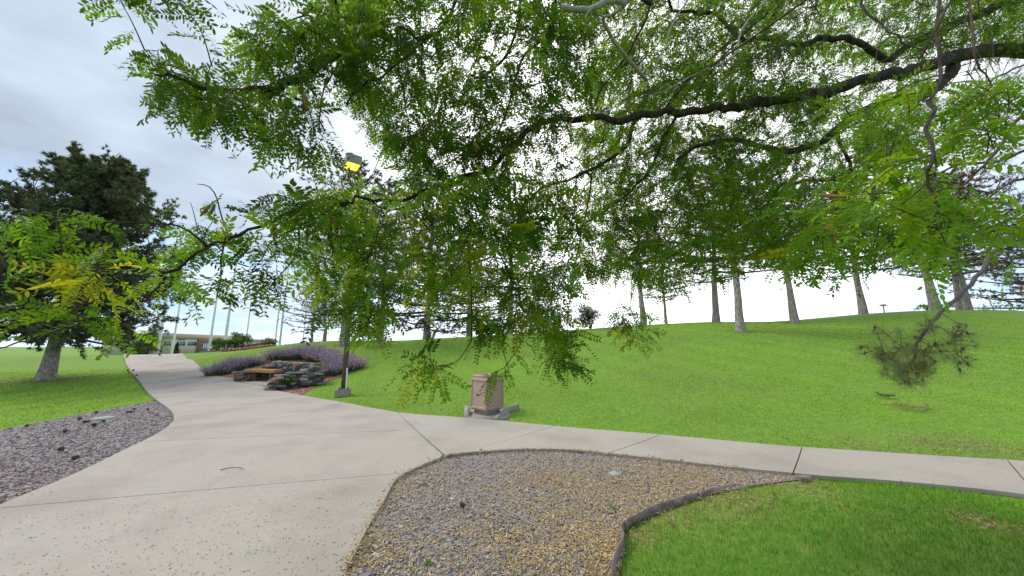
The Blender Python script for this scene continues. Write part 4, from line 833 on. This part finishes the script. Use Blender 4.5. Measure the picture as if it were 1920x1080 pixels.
g = ground(85, 711); q = rng.normal(0, .55, (900, 2)) + g[:2] + np.array([.15, -.1]); flakes('pine_litter', q, .05, .02, [(.20, .12, .09), (.28, .19, .15), (.14, .09, .07)], [.4, .3, .3], .03, 'brown needle litter ringing the foot of the left pine', 'leaf litter', .3, .03)
for px, py in ((643, 647), (711, 651)):
    g = ground(px, py); q = rng.normal(0, .35, (300, 2)) + g[:2]; flakes('pine_litter', q, .05, .025, [(.22, .12, .10), (.30, .20, .17)], [.5, .5], .04, 'brown bark litter round the pine ' + ('left' if px == 643 else 'right') + ' of the lamp post', 'leaf litter', .3, .04)
# bare branched small tree on the crest
p_ = P(608, 640, 27); z = hz(p_[0], p_[1]); dt_ = thing('small_tree', 'small tree with pale bare forking branches and thin brownish leaves', 'tree', (p_[0], p_[1], z)); tk, br = MB(), MB(); lv = []
tk.add(*tube(smooth_poly([[0, 0, -.2], [0, .02, .5], [.03, 0, 1.1]], 6), [.2, .15, .14, .13, .12, .11], 10))
for i in range(9):
    a = i * .7 + rng.normal(0, .2); o_ = np.array([math.cos(a), math.sin(a), 0]); sp = rng.uniform(.7, 1.9); e = np.array([0, 0, 1.0]) + o_ * sp + [0, 0, rng.uniform(1.6, 2.8)]; pts = smooth_poly([[.03, 0, 1.0], np.array([0, 0, 1.6]) + o_ * sp * .45, e], 8); br.add(*tube(pts, np.linspace(.065, .02, 8), 6))
    for k in range(7):
        b = pts[rng.integers(3, 8)]; e2 = b + o_ * rng.uniform(.1, .7) + rng.normal(0, .35, 3) + [0, 0, .35]; br.add(*tube(np.array([b, (b + e2) / 2 + [0, 0, -.04], e2]), [.02, .013, .006], 4)); lv.append(e2 + rng.normal(0, .3, (70, 3)))
tk.part('trunk', M['pinebark'], dt_, world=False); br.part('branches', M['pinebark'], dt_, world=False); lv = np.concatenate(lv); V, F = leaf_quads(lv, .09); part('crown', V, F, M['shrub'], dt_, np.repeat(np.array([.10, .085, .06]) * rng.uniform(.5, 1.5, (len(lv), 1)), 4, 0), world=False)

# ------------------------------------------------------------------ growing twigs towards points: shared by the near pine and the locust
class Skeleton:
    def __init__(s): s.p = np.zeros((0, 3)); s.d = np.zeros((0, 3))
    def add(s, pts): s.p = np.vstack([s.p, pts])
    def near(s, q):
        i = int(np.argmin(((s.p - q) ** 2).sum(1))); return s.p[i]
def sample_region(poly, n, t0, t1):
    q = in_area(np.array(poly, float), n); return P(q[:, 0], q[:, 1], 1)[:, :] * 0 + np.array([0, 0, CAM_H]) + raydir(q[:, 0], q[:, 1]) * rng.uniform(t0, t1, n)[:, None]

# near pine standing out of frame to the right, one broken bough hanging in view
NPB = np.array([14.5, 6.4]); npz = hz(*NPB)
np_ = thing('pine_tree', 'grey twigged pine at the right edge with a broken bough hanging over the lawn', 'tree', (*NPB, npz))
part('trunk', *tube([[NPB[0], NPB[1], npz - .3], [NPB[0] - .05, NPB[1], 3], [NPB[0] + .1, NPB[1], 6], [NPB[0], NPB[1] + .1, 10]], [.34, .26, .2, .06], 14), M['pinebark'], np_, smooth=True)
sk = Skeleton(); bs = [
    ([(*NPB, 3.9)], [(2250, 330, 7), (2050, 395, 6.2), (1920, 435, 5.2), (1868, 468, 4.4), (1835, 515, 3.8), (1792, 560, 3.4), (1752, 598, 3.15), (1728, 628, 3.05), (1716, 660, 3.0), (1707, 692, 3.0)], .0551, .008),
    ([(*NPB, 6.2)], [(2250, 80, 7), (2060, 140, 6.4), (1920, 215, 5.6), (1872, 280, 5.2), (1810, 345, 4.9), (1760, 400, 4.8)], .06, .012),
    ([(*NPB, 5.4)], [(2150, 170, 6.8), (1980, 250, 6), (1880, 300, 5.6), (1790, 310, 5.2), (1730, 350, 5)], .05, .012),
    ([(*NPB, 4.8)], [(2150, 270, 6.8), (1980, 330, 6), (1900, 340, 5.7), (1830, 390, 5.4), (1760, 430, 5.2)], .05, .012),
    ([(*NPB, 4.4)], [(2150, 350, 6.8), (1990, 400, 6), (1900, 440, 5.6), (1830, 480, 5.4), (1770, 510, 5.2)], .045, .012),
    ([(*NPB, 7.0)], [(2150, 20, 7), (2000, 90, 6.3), (1900, 130, 5.9), (1820, 170, 5.6)], .045, .012)]
for w0, pp, r0, r1 in bs:
    pts = np.array([list(q) for q in w0] + [P(*q).tolist() for q in pp]); pts = smooth_poly(pts, 40); pts += rng.normal(0, .006, pts.shape)
    part('bough', *tube(pts, (r0 + (r1 - r0) * np.linspace(0, 1, 40) ** .45) * (1 + rng.normal(0, .08, 40)), 8), M['boughbark'] if r0 == .0551 else M['twig'], np_, smooth=True); sk.add(pts[14:])
tw, ND, BUD = MB(), MB(), MB()
hang = sample_region([(1600, 625), (1640, 605), (1700, 610), (1790, 600), (1835, 625), (1830, 680), (1765, 715), (1690, 722), (1640, 700)], 62, 2.75, 3.3)
hang = np.concatenate([hang, sample_region([(1640, 660), (1700, 650), (1790, 690), (1760, 718), (1690, 722), (1650, 700)], 40, 2.8, 3.2)])
upper = sample_region([(1690, 190), (1920, 130), (1990, 150), (1990, 520), (1920, 555), (1880, 540), (1800, 520), (1740, 480), (1740, 330)], 330, 4.4, 6.6)
for grp, (lst, ln, w, hue, nn_) in enumerate(((hang, .10, .0024, (.25, .31, .18), 40), (upper, .13, .006, (.085, .09, .06), 16))):
    for q in sorted(lst, key=lambda q: ((sk.p - q) ** 2).sum(1).min()):
        b = sk.near(q); L_ = np.linalg.norm(q - b); mid = (b + q) / 2 + np.array([0, 0, (.10 if grp == 0 else -.05) * L_]) + rng.normal(0, .03, 3); pts = smooth_poly([b, mid, q], 6); sk.add(pts[2:5])
        tw.add(*tube(pts, np.linspace(.0022 + .003 * L_, .0016, 6), 4, False)); e = (q - mid) / (np.linalg.norm(q - mid) + 1e-6)
        c = np.array(hue) * rng.uniform(.6, 1.4) * np.array([rng.uniform(.9, 1.2), 1, 1])
        if grp == 1 and rng.random() < .16: c = np.array([.24, .14, .09]) * rng.uniform(.7, 1.1)
        for k in range(3 if grp == 0 else 2):
            o_ = q - e * k * .05; n_ = nn_ // (1 + (k > 0)); dd = rng.normal(size=(n_, 3)) * .75 + e * .8; V, F = needle_tris(np.repeat(o_[None], n_, 0), dd, ln * rng.uniform(.7, 1.2, n_), w); ND.add(V, F, c * rng.uniform(.8, 1.2))
        if grp == 0 and rng.random() < .45: V, F = lathe([(.002, -.012), (.009, 0), (.008, .012), (.002, .022)], 6); BUD.add(V + q, F)
tag(tw.part('twigs', M['twig'], np_), kind='stuff'); tag(ND.part('needles', M['softneedle'], np_), kind='stuff'); tag(BUD.part('buds', M['rust'], np_), kind='stuff')
V, F = needle_tris(np.repeat(P(1718, 652, 2.98)[None], 60, 0), rng.normal(size=(60, 3)) * .6 + np.array([.4, 0, -.9]), rng.uniform(.06, .13, 60), .004); tag(part('dead_needles', V, F, M['needle'], np_, np.array([.45, .24, .08])), 'tuft of orange dead needles on the bough')

# ------------------------------------------------------------------ the honey locust overhead
TB = np.array([7.9, 2.7]); tz = hz(*TB)
loc = thing('honey_locust_tree', 'honey locust with dark limbs and feathery green leaves arching over the whole view', 'tree', (*TB, tz))
part('trunk', *tube(smooth_poly([[*TB, tz - .3], [TB[0] - .05, TB[1] + .05, 1.2], [TB[0] - .1, TB[1] + .15, 2.8], [TB[0] - .25, TB[1] + .3, 4.3], [TB[0] - .35, TB[1] + .3, 5.4]], 20), np.interp(np.arange(20), [0, 2, 19], [.42, .30, .2]), 18), M['bark'], loc, smooth=True)
T1, T2 = (TB[0] - .3, TB[1] + .3, 4.5), (TB[0] - .35, TB[1] + .3, 5.3)
sk = Skeleton(); sk.add(np.array([T1, T2]))
def branch(px, d0, d1, start=None, attach=False, m='bark', n=None, name='branch', sides=None, add=True, pw=.8, crook=1.6):
    """px: (x, y, depth); d0, d1: diameters in metres"""
    pts = np.array([P(*q) for q in px])
    if start is not None: pts = np.vstack([np.array(start)[None], pts])
    elif attach: pts = np.vstack([sk.near(pts[0])[None], pts])
    L_ = np.linalg.norm(np.diff(pts, axis=0), axis=1).sum(); n = n or max(10, int(L_ / .09)); q = smooth_poly(pts, n); k = np.cumsum(rng.normal(0, .006 * crook, (n, 3)), 0); k -= np.linspace(0, 1, n)[:, None] * k[-1]; q = q + k * min(1, L_)
    rr = (d0 + (d1 - d0) * np.linspace(0, 1, n) ** pw) / 2 * (1 + rng.normal(0, .06, n)); o = part(name, *tube(q, rr, sides or (12 if d0 > .05 else 6)), M[m], loc, smooth=True)
    if add: sk.add(q[1:])
    return q
branch([(1920, 95, 4.0), (1790, 107, 3.8), (1720, 130, 3.7), (1640, 152, 3.6), (1540, 172, 3.5), (1440, 182, 3.4), (1350, 200, 3.3), (1290, 208, 3.2), (1200, 226, 3.1), (1100, 246, 3.0), (1000, 266, 2.85), (920, 312, 2.7), (860, 335, 2.55), (780, 352, 2.4), (700, 372, 2.2), (640, 380, 2.0)], .20, .014, T1, name='limb', n=80, pw=.5, crook=3)
branch([(1960, -40, 4.3), (1860, 2, 4.1), (1790, 25, 4.0), (1720, 55, 3.9), (1650, 100, 3.85), (1600, 76, 3.8), (1540, 68, 3.75), (1481, 78, 3.7), (1430, 68, 3.6), (1390, 60, 3.5), (1340, 22, 3.4), (1260, 20, 3.3)], .15, .028, T2, name='limb', n=60, pw=.45, crook=2.5)
branch([(1785, 118, 3.8), (1768, 150, 3.75), (1720, 185, 3.7), (1650, 200, 3.65), (1595, 222, 3.6), (1555, 250, 3.5), (1510, 272, 3.4), (1460, 280, 3.35), (1400, 268, 3.3), (1370, 262, 3.25), (1320, 272, 3.2), (1270, 300, 3.1)], .13, .03, attach=True, name='limb', n=46)
branch([(1700, -150, 4.2), (1400, -220, 3.8), (1150, -200, 3.4), (950, -140, 3.0), (800, -90, 2.7), (705, -30, 2.5), (690, 10, 2.4), (660, 70, 2.3), (630, 112, 2.2), (560, 152, 2.0), (545, 168, 1.95), (500, 182, 1.85), (440, 190, 1.75), (380, 185, 1.65), (330, 165, 1.55), (290, 140, 1.5)], .15, .008, T2, name='limb', n=80)
branch([(1190, 232, 3.1), (1180, 268, 3.05), (1150, 300, 3.0), (1098, 318, 2.9), (1060, 332, 2.85), (1005, 362, 2.7), (970, 400, 2.6)], .05, .014, attach=True)
branch([(1250, 255, 3.3), (1215, 320, 3.25), (1190, 352, 3.2), (1145, 385, 3.1), (1095, 420, 3.0), (1072, 450, 2.95), (1040, 470, 2.9)], .032, .01, attach=True)
branch([(1590, 330, 3.7), (1500, 345, 3.7), (1440, 385, 3.6), (1400, 420, 3.5), (1350, 442, 3.45), (1295, 470, 3.35), (1230, 492, 3.25), (1180, 498, 3.2)], .035, .012, attach=True)
branch([(1380, 70, 3.5), (1330, 110, 3.4), (1270, 180, 3.3), (1240, 215, 3.2)], .03, .014, attach=True)
branch([(1105, 330, 2.95), (1088, 420, 2.9), (1075, 500, 2.85), (1062, 600, 2.75), (1060, 660, 2.7)], .022, .006, attach=True)
branch([(1085, 320, 2.95), (1075, 400, 2.9), (1060, 460, 2.85), (1045, 520, 2.8)], .016, .006, attach=True)
# upper twigs, partly bare
for pts, d0, m in [([(1240, -60, 2.9), (1205, 50, 2.8), (1180, 105, 2.75), (1140, 155, 2.7), (1108, 215, 2.65)], .028, 'bark'), ([(1325, -40, 2.6), (1270, 40, 2.5), (1240, 112, 2.45), (1215, 150, 2.4)], .016, 'greybark'), ([(1440, -40, 2.7), (1390, 40, 2.6), (1368, 102, 2.5), (1350, 130, 2.5), (1290, 152, 2.45), (1220, 178, 2.4)], .018, 'greybark'), ([(1480, -30, 3.2), (1440, 25, 3.1), (1400, 60, 3.1), (1350, 110, 3.0), (1300, 190, 2.9)], .026, 'bark'),
                   ([(1590, -40, 1.6), (1625, 25, 1.55), (1665, 58, 1.5), (1692, 90, 1.5), (1740, 102, 1.5)], .014, 'twig'), ([(1810, -40, 1.5), (1836, 30, 1.45), (1825, 105, 1.4), (1850, 132, 1.4), (1856, 160, 1.4), (1838, 188, 1.4)], .011, 'twig'), ([(1690, 70, 1.5), (1720, 62, 1.5), (1750, 58, 1.5)], .008, 'twig'),
                   ([(1060, -60, 2.7), (1030, 60, 2.65), (985, 120, 2.6), (960, 190, 2.5), (930, 260, 2.5)], .035, 'bark'), ([(985, -50, 2.6), (962, 70, 2.55), (930, 122, 2.5), (900, 152, 2.45), (870, 200, 2.4)], .03, 'bark'), ([(880, -40, 2.5), (840, 40, 2.45), (790, 90, 2.4), (735, 130, 2.3), (690, 152, 2.2), (650, 195, 2.1)], .028, 'bark'), ([(620, -40, 2.0), (590, 20, 1.9), (555, 35, 1.85), (520, 42, 1.8)], .016, 'bark'), ([(650, 100, 2.2), (615, 150, 2.1), (602, 200, 2.0), (600, 250, 1.95)], .016, 'bark'), ([(740, 40, 2.4), (735, 120, 2.35), (755, 190, 2.3), (765, 250, 2.3)], .02, 'bark'),
                   ([(1130, 40, 2.2), (1160, 20, 2.1), (1200, -40, 2.0)], .03, 'greybark'), ([(1020, 160, 2.4), (1080, 120, 2.4), (1120, 60, 2.4), (1170, 20, 2.4)], .012, 'greybark'), ([(1160, 130, 2.4), (1190, 105, 2.4), (1260, 100, 2.4), (1330, 95, 2.4), (1380, 90, 2.4)], .009, 'twig'), ([(1060, 230, 2.6), (1110, 170, 2.6), (1150, 100, 2.6), (1190, 20, 2.6)], .012, 'greybark')]:
    branch(pts, d0, d0 * .35, attach=True, m=m)
br_ = branch([(1150, -5, 2.0), (1112, 12, 1.95), (1082, 14, 1.95), (1052, 11, 1.95)], .042, .03, attach=True, m='greybark'); branch([(1115, 14, 1.95), (1102, 24, 1.95), (1097, 38, 1.95)], .03, .008, attach=True, m='greybark')
# left reach
branch([(640, 380, 2.0), (600, 372, 1.85), (548, 388, 1.7), (500, 415, 1.6), (435, 440, 1.5), (372, 452, 1.42), (330, 490, 1.36), (300, 520, 1.32), (260, 545, 1.28), (200, 575, 1.22), (130, 605, 1.15), (50, 640, 1.08), (-20, 660, 1.04)], .024, .004, attach=True, n=60)
branch([(372, 452, 1.42), (340, 432, 1.38), (310, 424, 1.35), (250, 421, 1.3), (180, 418, 1.25), (110, 405, 1.2), (60, 394, 1.16)], .010, .003, attach=True); branch([(285, 420, 1.32), (262, 395, 1.3), (235, 370, 1.28), (190, 350, 1.25)], .006, .002, attach=True); branch([(420, 445, 1.5), (412, 480, 1.48), (413, 520, 1.46), (405, 560, 1.45)], .010, .003, attach=True); branch([(420, 420, 1.5), (410, 385, 1.5), (395, 355, 1.48), (370, 345, 1.45)], .008, .003, attach=True)
branch([(620, 395, 1.95), (570, 425, 1.8), (520, 446, 1.7), (495, 475, 1.65), (470, 512, 1.6)], .012, .003, attach=True); branch([(480, 505, 1.62), (455, 508, 1.6), (430, 512, 1.58)], .006, .003, attach=True); branch([(560, 470, 1.85), (540, 500, 1.8), (490, 550, 1.7), (450, 565, 1.65)], .008, .003, attach=True)
# hanging shoots in the middle and right
for pts, d0 in [([(870, 345, 2.5), (882, 400, 2.45), (875, 450, 2.4)], .02), ([(720, 400, 2.2), (702, 465, 2.1), (718, 540, 2.05)], .012), ([(880, 470, 2.3), (878, 560, 2.1), (880, 640, 2.0), (866, 668, 1.95), (846, 684, 1.9), (815, 694, 1.87)], .010), ([(965, 540, 2.4), (958, 610, 2.25), (945, 650, 2.2), (955, 690, 2.1), (948, 710, 2.05)], .009), ([(800, 430, 2.2), (830, 480, 2.1), (860, 500, 2.05)], .01), ([(1065, 640, 2.7), (1060, 680, 2.6), (1045, 695, 2.5)], .006),
                ([(1200, 500, 3.2), (1180, 560, 3.1), (1190, 620, 3.0), (1200, 640, 3.0)], .01), ([(1320, 470, 3.3), (1310, 540, 3.2), (1320, 600, 3.1)], .01), ([(1255, 490, 3.2), (1262, 560, 3.1), (1240, 600, 3.1)], .01), ([(1420, 400, 3.5), (1430, 460, 3.4), (1400, 520, 3.3)], .01), ([(1760, -120, 2.2), (1745, 60, 1.7), (1750, 180, 1.3), (1755, 280, 1.05), (1757, 340, 1.0), (1755, 400, .96), (1747, 428, .95)], .02), ([(1755, 330, 1.0), (1720, 360, .98), (1690, 385, .97)], .006), ([(1650, 215, 3.0), (1620, 290, 2.4), (1580, 320, 2.2), (1520, 340, 2.1)], .014), ([(1700, 200, 2.6), (1690, 280, 1.9), (1660, 350, 1.7), (1610, 400, 1.6), (1560, 440, 1.55)], .014), ([(1560, 420, 2.2), (1500, 455, 2.2), (1450, 470, 2.2)], .012), ([(740, 590, 2.1), (700, 600, 2.05), (660, 610, 2.0)], .007), ([(700, 560, 2.1), (690, 590, 2.05), (650, 600, 2.0)], .006), ([(1800, 150, 2.2), (1850, 180, 1.9), (1880, 240, 1.7), (1850, 290, 1.6)], .01)]:
    branch(pts, d0, .003, attach=True)
# leaf clusters are grown towards points in these volumes: outline, depth range, number, palette
DK, MD, BR, YL = (.058, .128, .016), (.105, .22, .020), (.165, .325, .026), (.30, .36, .026)
REG = [([(60, 392), (150, 360), (250, 342), (290, 430), (262, 540), (160, 535), (70, 470)], 1.12, 1.36, 8, (.3, .4, .2, .1)), ([(0, 400), (40, 395), (40, 470), (0, 480)], 1.05, 1.1, 2, (0, .2, .3, .5)), ([(0, 590), (120, 560), (200, 540), (245, 560), (160, 605), (60, 625), (0, 635)], 1.08, 1.28, 4, (.2, .45, .25, .1)), ([(290, 470), (430, 420), (560, 400), (560, 460), (500, 530), (430, 550), (330, 555), (270, 545)], 1.3, 1.85, 17, (.35, .45, .2, 0)), ([(330, 360), (400, 345), (470, 385), (560, 350), (600, 390), (480, 440), (370, 450)], 1.4, 1.85, 13, (.5, .4, .1, 0)),
       ([(560, 250), (640, 250), (640, 330), (600, 330), (560, 300)], 1.9, 2.1, 4, (.5, .5, 0, 0)), ([(262, 95), (300, 90), (310, 120), (270, 110)], 1.5, 1.55, 3, (.6, .4, 0, 0)), ([(285, 150), (400, 120), (480, 150), (560, 120), (600, 200), (560, 270), (500, 285), (440, 225), (320, 215)], 1.5, 2.0, 48, (.55, .4, .05, 0)), ([(440, 90), (500, 40), (620, 0), (700, 0), (690, 160), (600, 130), (470, 130)], 1.75, 2.3, 60, (.5, .4, .1, 0)), ([(200, -30), (360, -30), (350, 12), (220, 5)], 1.45, 1.5, 7, (.6, .4, 0, 0)), ([(600, -60), (1110, -60), (1110, 150), (1060, 240), (880, 290), (690, 250), (640, 170)], 2.1, 3.3, 330, (.55, .33, .12, 0)),
       ([(700, 230), (900, 260), (1060, 230), (1060, 320), (880, 340), (760, 340)], 2.2, 3.0, 60, (.5, .35, .15, 0)), ([(570, 345), (780, 330), (1070, 310), (1080, 480), (900, 540), (740, 540), (620, 540), (570, 470)], 1.85, 2.9, 215, (.2, .4, .33, .07)), ([(560, 500), (760, 520), (740, 580), (640, 585), (560, 550)], 1.9, 2.3, 20, (.2, .3, .4, .1)), ([(640, 560), (720, 560), (720, 615), (660, 610)], 2.0, 2.15, 9, (.15, .3, .4, .15)), ([(780, 540), (1080, 480), (1075, 620), (1040, 640), (990, 590), (900, 600), (860, 570)], 2.0, 2.8, 62, (.15, .35, .4, .1)), ([(780, 680), (845, 668), (840, 690), (785, 698)], 1.84, 1.95, 4, (.3, .3, .2, .2)), ([(922, 672), (948, 672), (948, 692), (926, 690)], 2.0, 2.06, 1, (.2, .3, .3, .2)), ([(935, 680), (955, 675), (960, 700), (940, 705)], 2.0, 2.1, 2, (.3, .3, .2, .2)), ([(1030, 640), (1075, 600), (1065, 690), (1035, 690)], 2.5, 2.75, 10, (.5, .35, .15, 0)), ([(860, 590), (970, 570), (960, 625), (880, 635)], 1.95, 2.3, 9, (.3, .35, .28, .07)),
       ([(1080, -60), (1500, -60), (1500, 200), (1300, 180), (1100, 220)], 3.0, 4.8, 320, (.2, .4, .4, 0)), ([(1100, 170), (1320, 140), (1560, 150), (1540, 260), (1400, 250), (1250, 290), (1120, 280)], 3.3, 4.6, 110, (.15, .4, .45, 0)), ([(1080, 230), (1300, 230), (1500, 280), (1500, 420), (1300, 420), (1090, 380)], 2.9, 4.3, 190, (.3, .4, .3, 0)), ([(1080, 380), (1300, 400), (1560, 380), (1560, 440), (1400, 500), (1330, 510), (1250, 540), (1140, 520), (1080, 490)], 2.5, 4.0, 215, (.25, .4, .3, .05)), ([(1130, 560), (1240, 590), (1230, 640), (1170, 640)], 2.9, 3.1, 12, (.3, .3, .3, .1)),
       ([(1500, 130), (1760, 130), (1720, 300), (1560, 340), (1480, 300)], 3.0, 4.6, 90, (.05, .3, .65, 0)), ([(1560, 180), (1720, 170), (1700, 290), (1590, 320)], 1.6, 2.2, 14, (0, .3, .7, 0)), ([(1480, 320), (1700, 300), (1740, 420), (1640, 500), (1540, 510), (1450, 470)], 1.4, 2.4, 55, (.05, .35, .58, .02)), ([(1690, 280), (1790, 290), (1840, 430), (1780, 470), (1700, 450)], .92, 1.1, 10, (0, .3, .7, 0)), ([(1770, 160), (1900, 130), (1900, 210), (1850, 290), (1780, 270)], 1.5, 2.2, 24, (0, .3, .7, 0)), ([(1500, -60), (1960, -60), (1960, 90), (1700, 130), (1500, 120)], 3.7, 5.2, 240, (.1, .4, .5, 0))]
DENS = 1.4; FULL = 1.03        # deeper volumes are filled more
twm = MB(); LO, LD, LS, LC, TP = [], [], [], [], []
PAL = np.array([DK, MD, BR, YL]); att = []
for poly, t0, t1, n, pw in REG:
    for q in sample_region(poly, max(1, int(n * DENS * (1.45 if poly[0][0] >= 1080 and t1 > 4 else FULL if t1 > 2.6 else 1))), t0, t1): att.append((q, pw))
att.sort(key=lambda a: ((sk.p - a[0]) ** 2).sum(1).min())
for q, pw in att:
    b = sk.near(q); L_ = np.linalg.norm(q - b)
    if L_ < .04: q = q + rng.normal(0, .08, 3); L_ = np.linalg.norm(q - b)
    pts = smooth_poly([b, b + (q - b) * .5 + np.array([0, 0, .10 * L_]) + rng.normal(0, .05 * L_, 3), q], 6); sk.add(pts[2:5]); r0 = .0022 + .0045 * min(L_, 1)
    twm.add(*tube(pts, np.linspace(r0, .0013, 6), 4, False)); TP.append(pts[rng.integers(2, 6)])
    nl = int(np.clip(L_ / .05, 5, 13)); f = np.linspace(max(.15, 1 - .5 / max(L_, .5)), 1, nl); base_c = PAL[rng.choice(4, p=pw)]
    T = np.gradient(pts, axis=0); T /= np.linalg.norm(T, axis=1, keepdims=True)
    for k, g in enumerate(f):
        o_ = np.array([np.interp(g * 5, np.arange(6), pts[:, j]) for j in range(3)]); t_ = T[min(5, int(g * 5))]; sd = np.cross(t_, np.array([rng.normal(0, .4), rng.normal(0, .4), 1])); sd /= np.linalg.norm(sd) + 1e-9; sd *= 1 if k % 2 else -1
        LO.append(o_); LD.append(t_ * rng.uniform(.2, .7) + sd * rng.uniform(.5, 1.0) + np.array([0, 0, rng.uniform(-.9, .1)])); LS.append(rng.uniform(.9, 1.45)); LC.append(base_c * rng.uniform(.75, 1.3) * np.array([rng.uniform(.85, 1.25), 1, 1]))
for poly, t0, t1, n in (([(1080, -40), (1560, -40), (1560, 230), (1300, 200), (1100, 240)], 2.4, 3.6, 240), ([(1500, -40), (1920, -40), (1920, 260), (1600, 240)], 2.4, 4.2, 150), ([(1080, 260), (1560, 260), (1500, 520), (1100, 520)], 2.6, 3.8, 160), ([(600, 30), (1080, 30), (1060, 420), (620, 420)], 2.1, 2.9, 60)):
    for q in sample_region(poly, n, t0, t1):
        b = sk.near(q + np.array([.25, 0, .25])); L_ = np.linalg.norm(q - b); pts = smooth_poly([b, b + (q - b) * .35 + rng.normal(0, .08 * L_, 3), b + (q - b) * .7 + rng.normal(0, .08 * L_, 3), q], 9); twm.add(*tube(pts, np.linspace(.0025 + .004 * L_, .0014, 9), 4, False)); sk.add(pts[4:7])
tag(twm.part('twigs', M['twig'], loc), kind='stuff')
LO = np.array(LO); LD = np.array(LD); LS = np.array(LS); LC = np.array(LC); LD /= np.linalg.norm(LD, axis=1, keepdims=True); nL = len(LO); LS = np.where(LO[:, 1] < 1.6, LS * .82, LS)
EZ = np.array([0, 0, 1.0]) * .8 + rng.normal(0, .42, (nL, 3)); EZ -= LD * (EZ * LD).sum(1, keepdims=True); EZ /= np.linalg.norm(EZ, axis=1, keepdims=True); EY = np.cross(EZ, LD)
def leaf_template(n, L_, ll, hi, curve, r_):
    V, Fq, Fh, Fr = [], [], [], []; bend = lambda s: -curve * (s / L_) ** 2 * L_
    for i in range(n):
        s = L_ * (.16 + .84 * (i + .5) / n); prof = .72 + .28 * math.sin(min(1, (i + 1) / n * 1.3) * math.pi * .75)
        for sg in (-1, 1):
            if r_.random() < .04: continue
            a = R(70 - 22 * i / n + r_.normal(0, 7)); l = ll * prof * r_.uniform(.88, 1.1); w = l * r_.uniform(.36, .43); d = np.array([math.cos(a), sg * math.sin(a), r_.normal(-.12, .16)]); d /= np.linalg.norm(d); e = np.array([-math.sin(a), sg * math.cos(a), r_.normal(0, .18)])
            o_ = np.array([s + r_.normal(0, .0015), 0, bend(s)]) + d * .0015; b = len(V)
            if hi: V += [o_, o_ + d * l * .28 + e * w * .46, o_ + d * l * .68 + e * w * .43, o_ + d * l, o_ + d * l * .68 - e * w * .43, o_ + d * l * .28 - e * w * .46]; Fh.append([b + j for j in range(6)])
            else: V += [o_, o_ + d * l * .45 + e * w * .55, o_ + d * l, o_ + d * l * .45 - e * w * .55]; Fq.append([b, b + 1, b + 2, b + 3])
    for k in range(3):
        s0, s1 = L_ * k / 3, L_ * (k + 1) / 3; b = len(V); V += [[s0, -.0009, bend(s0)], [s0, .0009, bend(s0)], [s1, .0007, bend(s1)], [s1, -.0007, bend(s1)]]; Fq.append([b, b + 1, b + 2, b + 3])
    return np.array(V), [np.array(f) for f in (Fq, Fh) if len(f)]
r_ = np.random.default_rng(5)
TH = [leaf_template(n, L_, ll, True, c, r_) for n, L_, ll, c in ((9, .135, .027, .35), (10, .15, .026, .5), (8, .12, .029, .2), (11, .16, .026, .6))]
TLo = [leaf_template(n, L_, ll, False, c, r_) for n, L_, ll, c in ((9, .135, .027, .35), (10, .15, .026, .5), (8, .12, .029, .2), (11, .16, .026, .6))]
fwd = np.array([0, cp, sp_]); rel = LO - np.array([0, 0, CAM_H]); dep = rel @ fwd; upv = np.array([0, -sp_, cp]); u_ = rel[:, 0] / dep * FPX; w_ = rel @ upv / dep * FPX
inview = (np.abs(u_) < 930) & (np.abs(w_) < 520) & (dep > .3)
order = np.argsort(np.where(inview, dep, 99)); near = np.zeros(nL, bool); near[order[:300]] = True
LM = []
for (V, F) in TH: LM.append(mesh_np('leaf', V, F, None, [M['leafobj']]))
base = np.array([*TB, tz])
for i in np.nonzero(near)[0]:
    o = link('leaf', LM[i % 4], loc); m = Matrix.Identity(4); s = LS[i]
    for c, ax in enumerate((LD[i], EY[i], EZ[i])):
        for j in range(3): m[j][c] = float(ax[j] * s)
    for j in range(3): m[j][3] = float(LO[i][j] - base[j])
    o.matrix_local = m; o.color = (*LC[i], 1)
LV = MB()
for hi in (True, False):
    for v in range(4):
        V, F = (TH if hi else TLo)[v]; sel = np.nonzero((~near) & ((dep < 2.0) == hi) & (np.arange(nL) % 4 == v))[0]
        if not len(sel): continue
        W = LO[sel][:, None] + LS[sel][:, None, None] * (V[None, :, 0:1] * LD[sel][:, None] + V[None, :, 1:2] * EY[sel][:, None] + V[None, :, 2:3] * EZ[sel][:, None])
        off = (np.arange(len(sel)) * len(V))[:, None, None]; LV.add(W.reshape(-1, 3), [(f[None] + off).reshape(-1, f.shape[1]) for f in F], np.repeat(LC[sel], len(V), 0))
tag(LV.part('foliage', M['leaf'], loc), kind='stuff')
V, F = lathe([(.001, 0), (.004, -.006), (.0062, -.02), (.0055, -.04), (.004, -.055), (.001, -.062)], 7); V += np.random.default_rng(3).normal(0, .0011, V.shape); V[:, 0] += .25 * V[:, 2] ** 2 * 8; CK = mesh_np('catkin', V, F, None, [M['catkin']])
TP = np.array(TP); pick = rng.choice(len(TP), 230, replace=False)
for i in pick:
    for k in range(rng.integers(1, 3)):
        o = link('catkin', CK, loc, TP[i] - base + rng.normal(0, .006, 3)); s = rng.uniform(.8, 1.5); o.scale = (s, s, s); o.rotation_euler = (rng.normal(0, .45), rng.normal(0, .45), rng.random() * 6)
print('LEAVES', nL, 'catkins', len(pick))
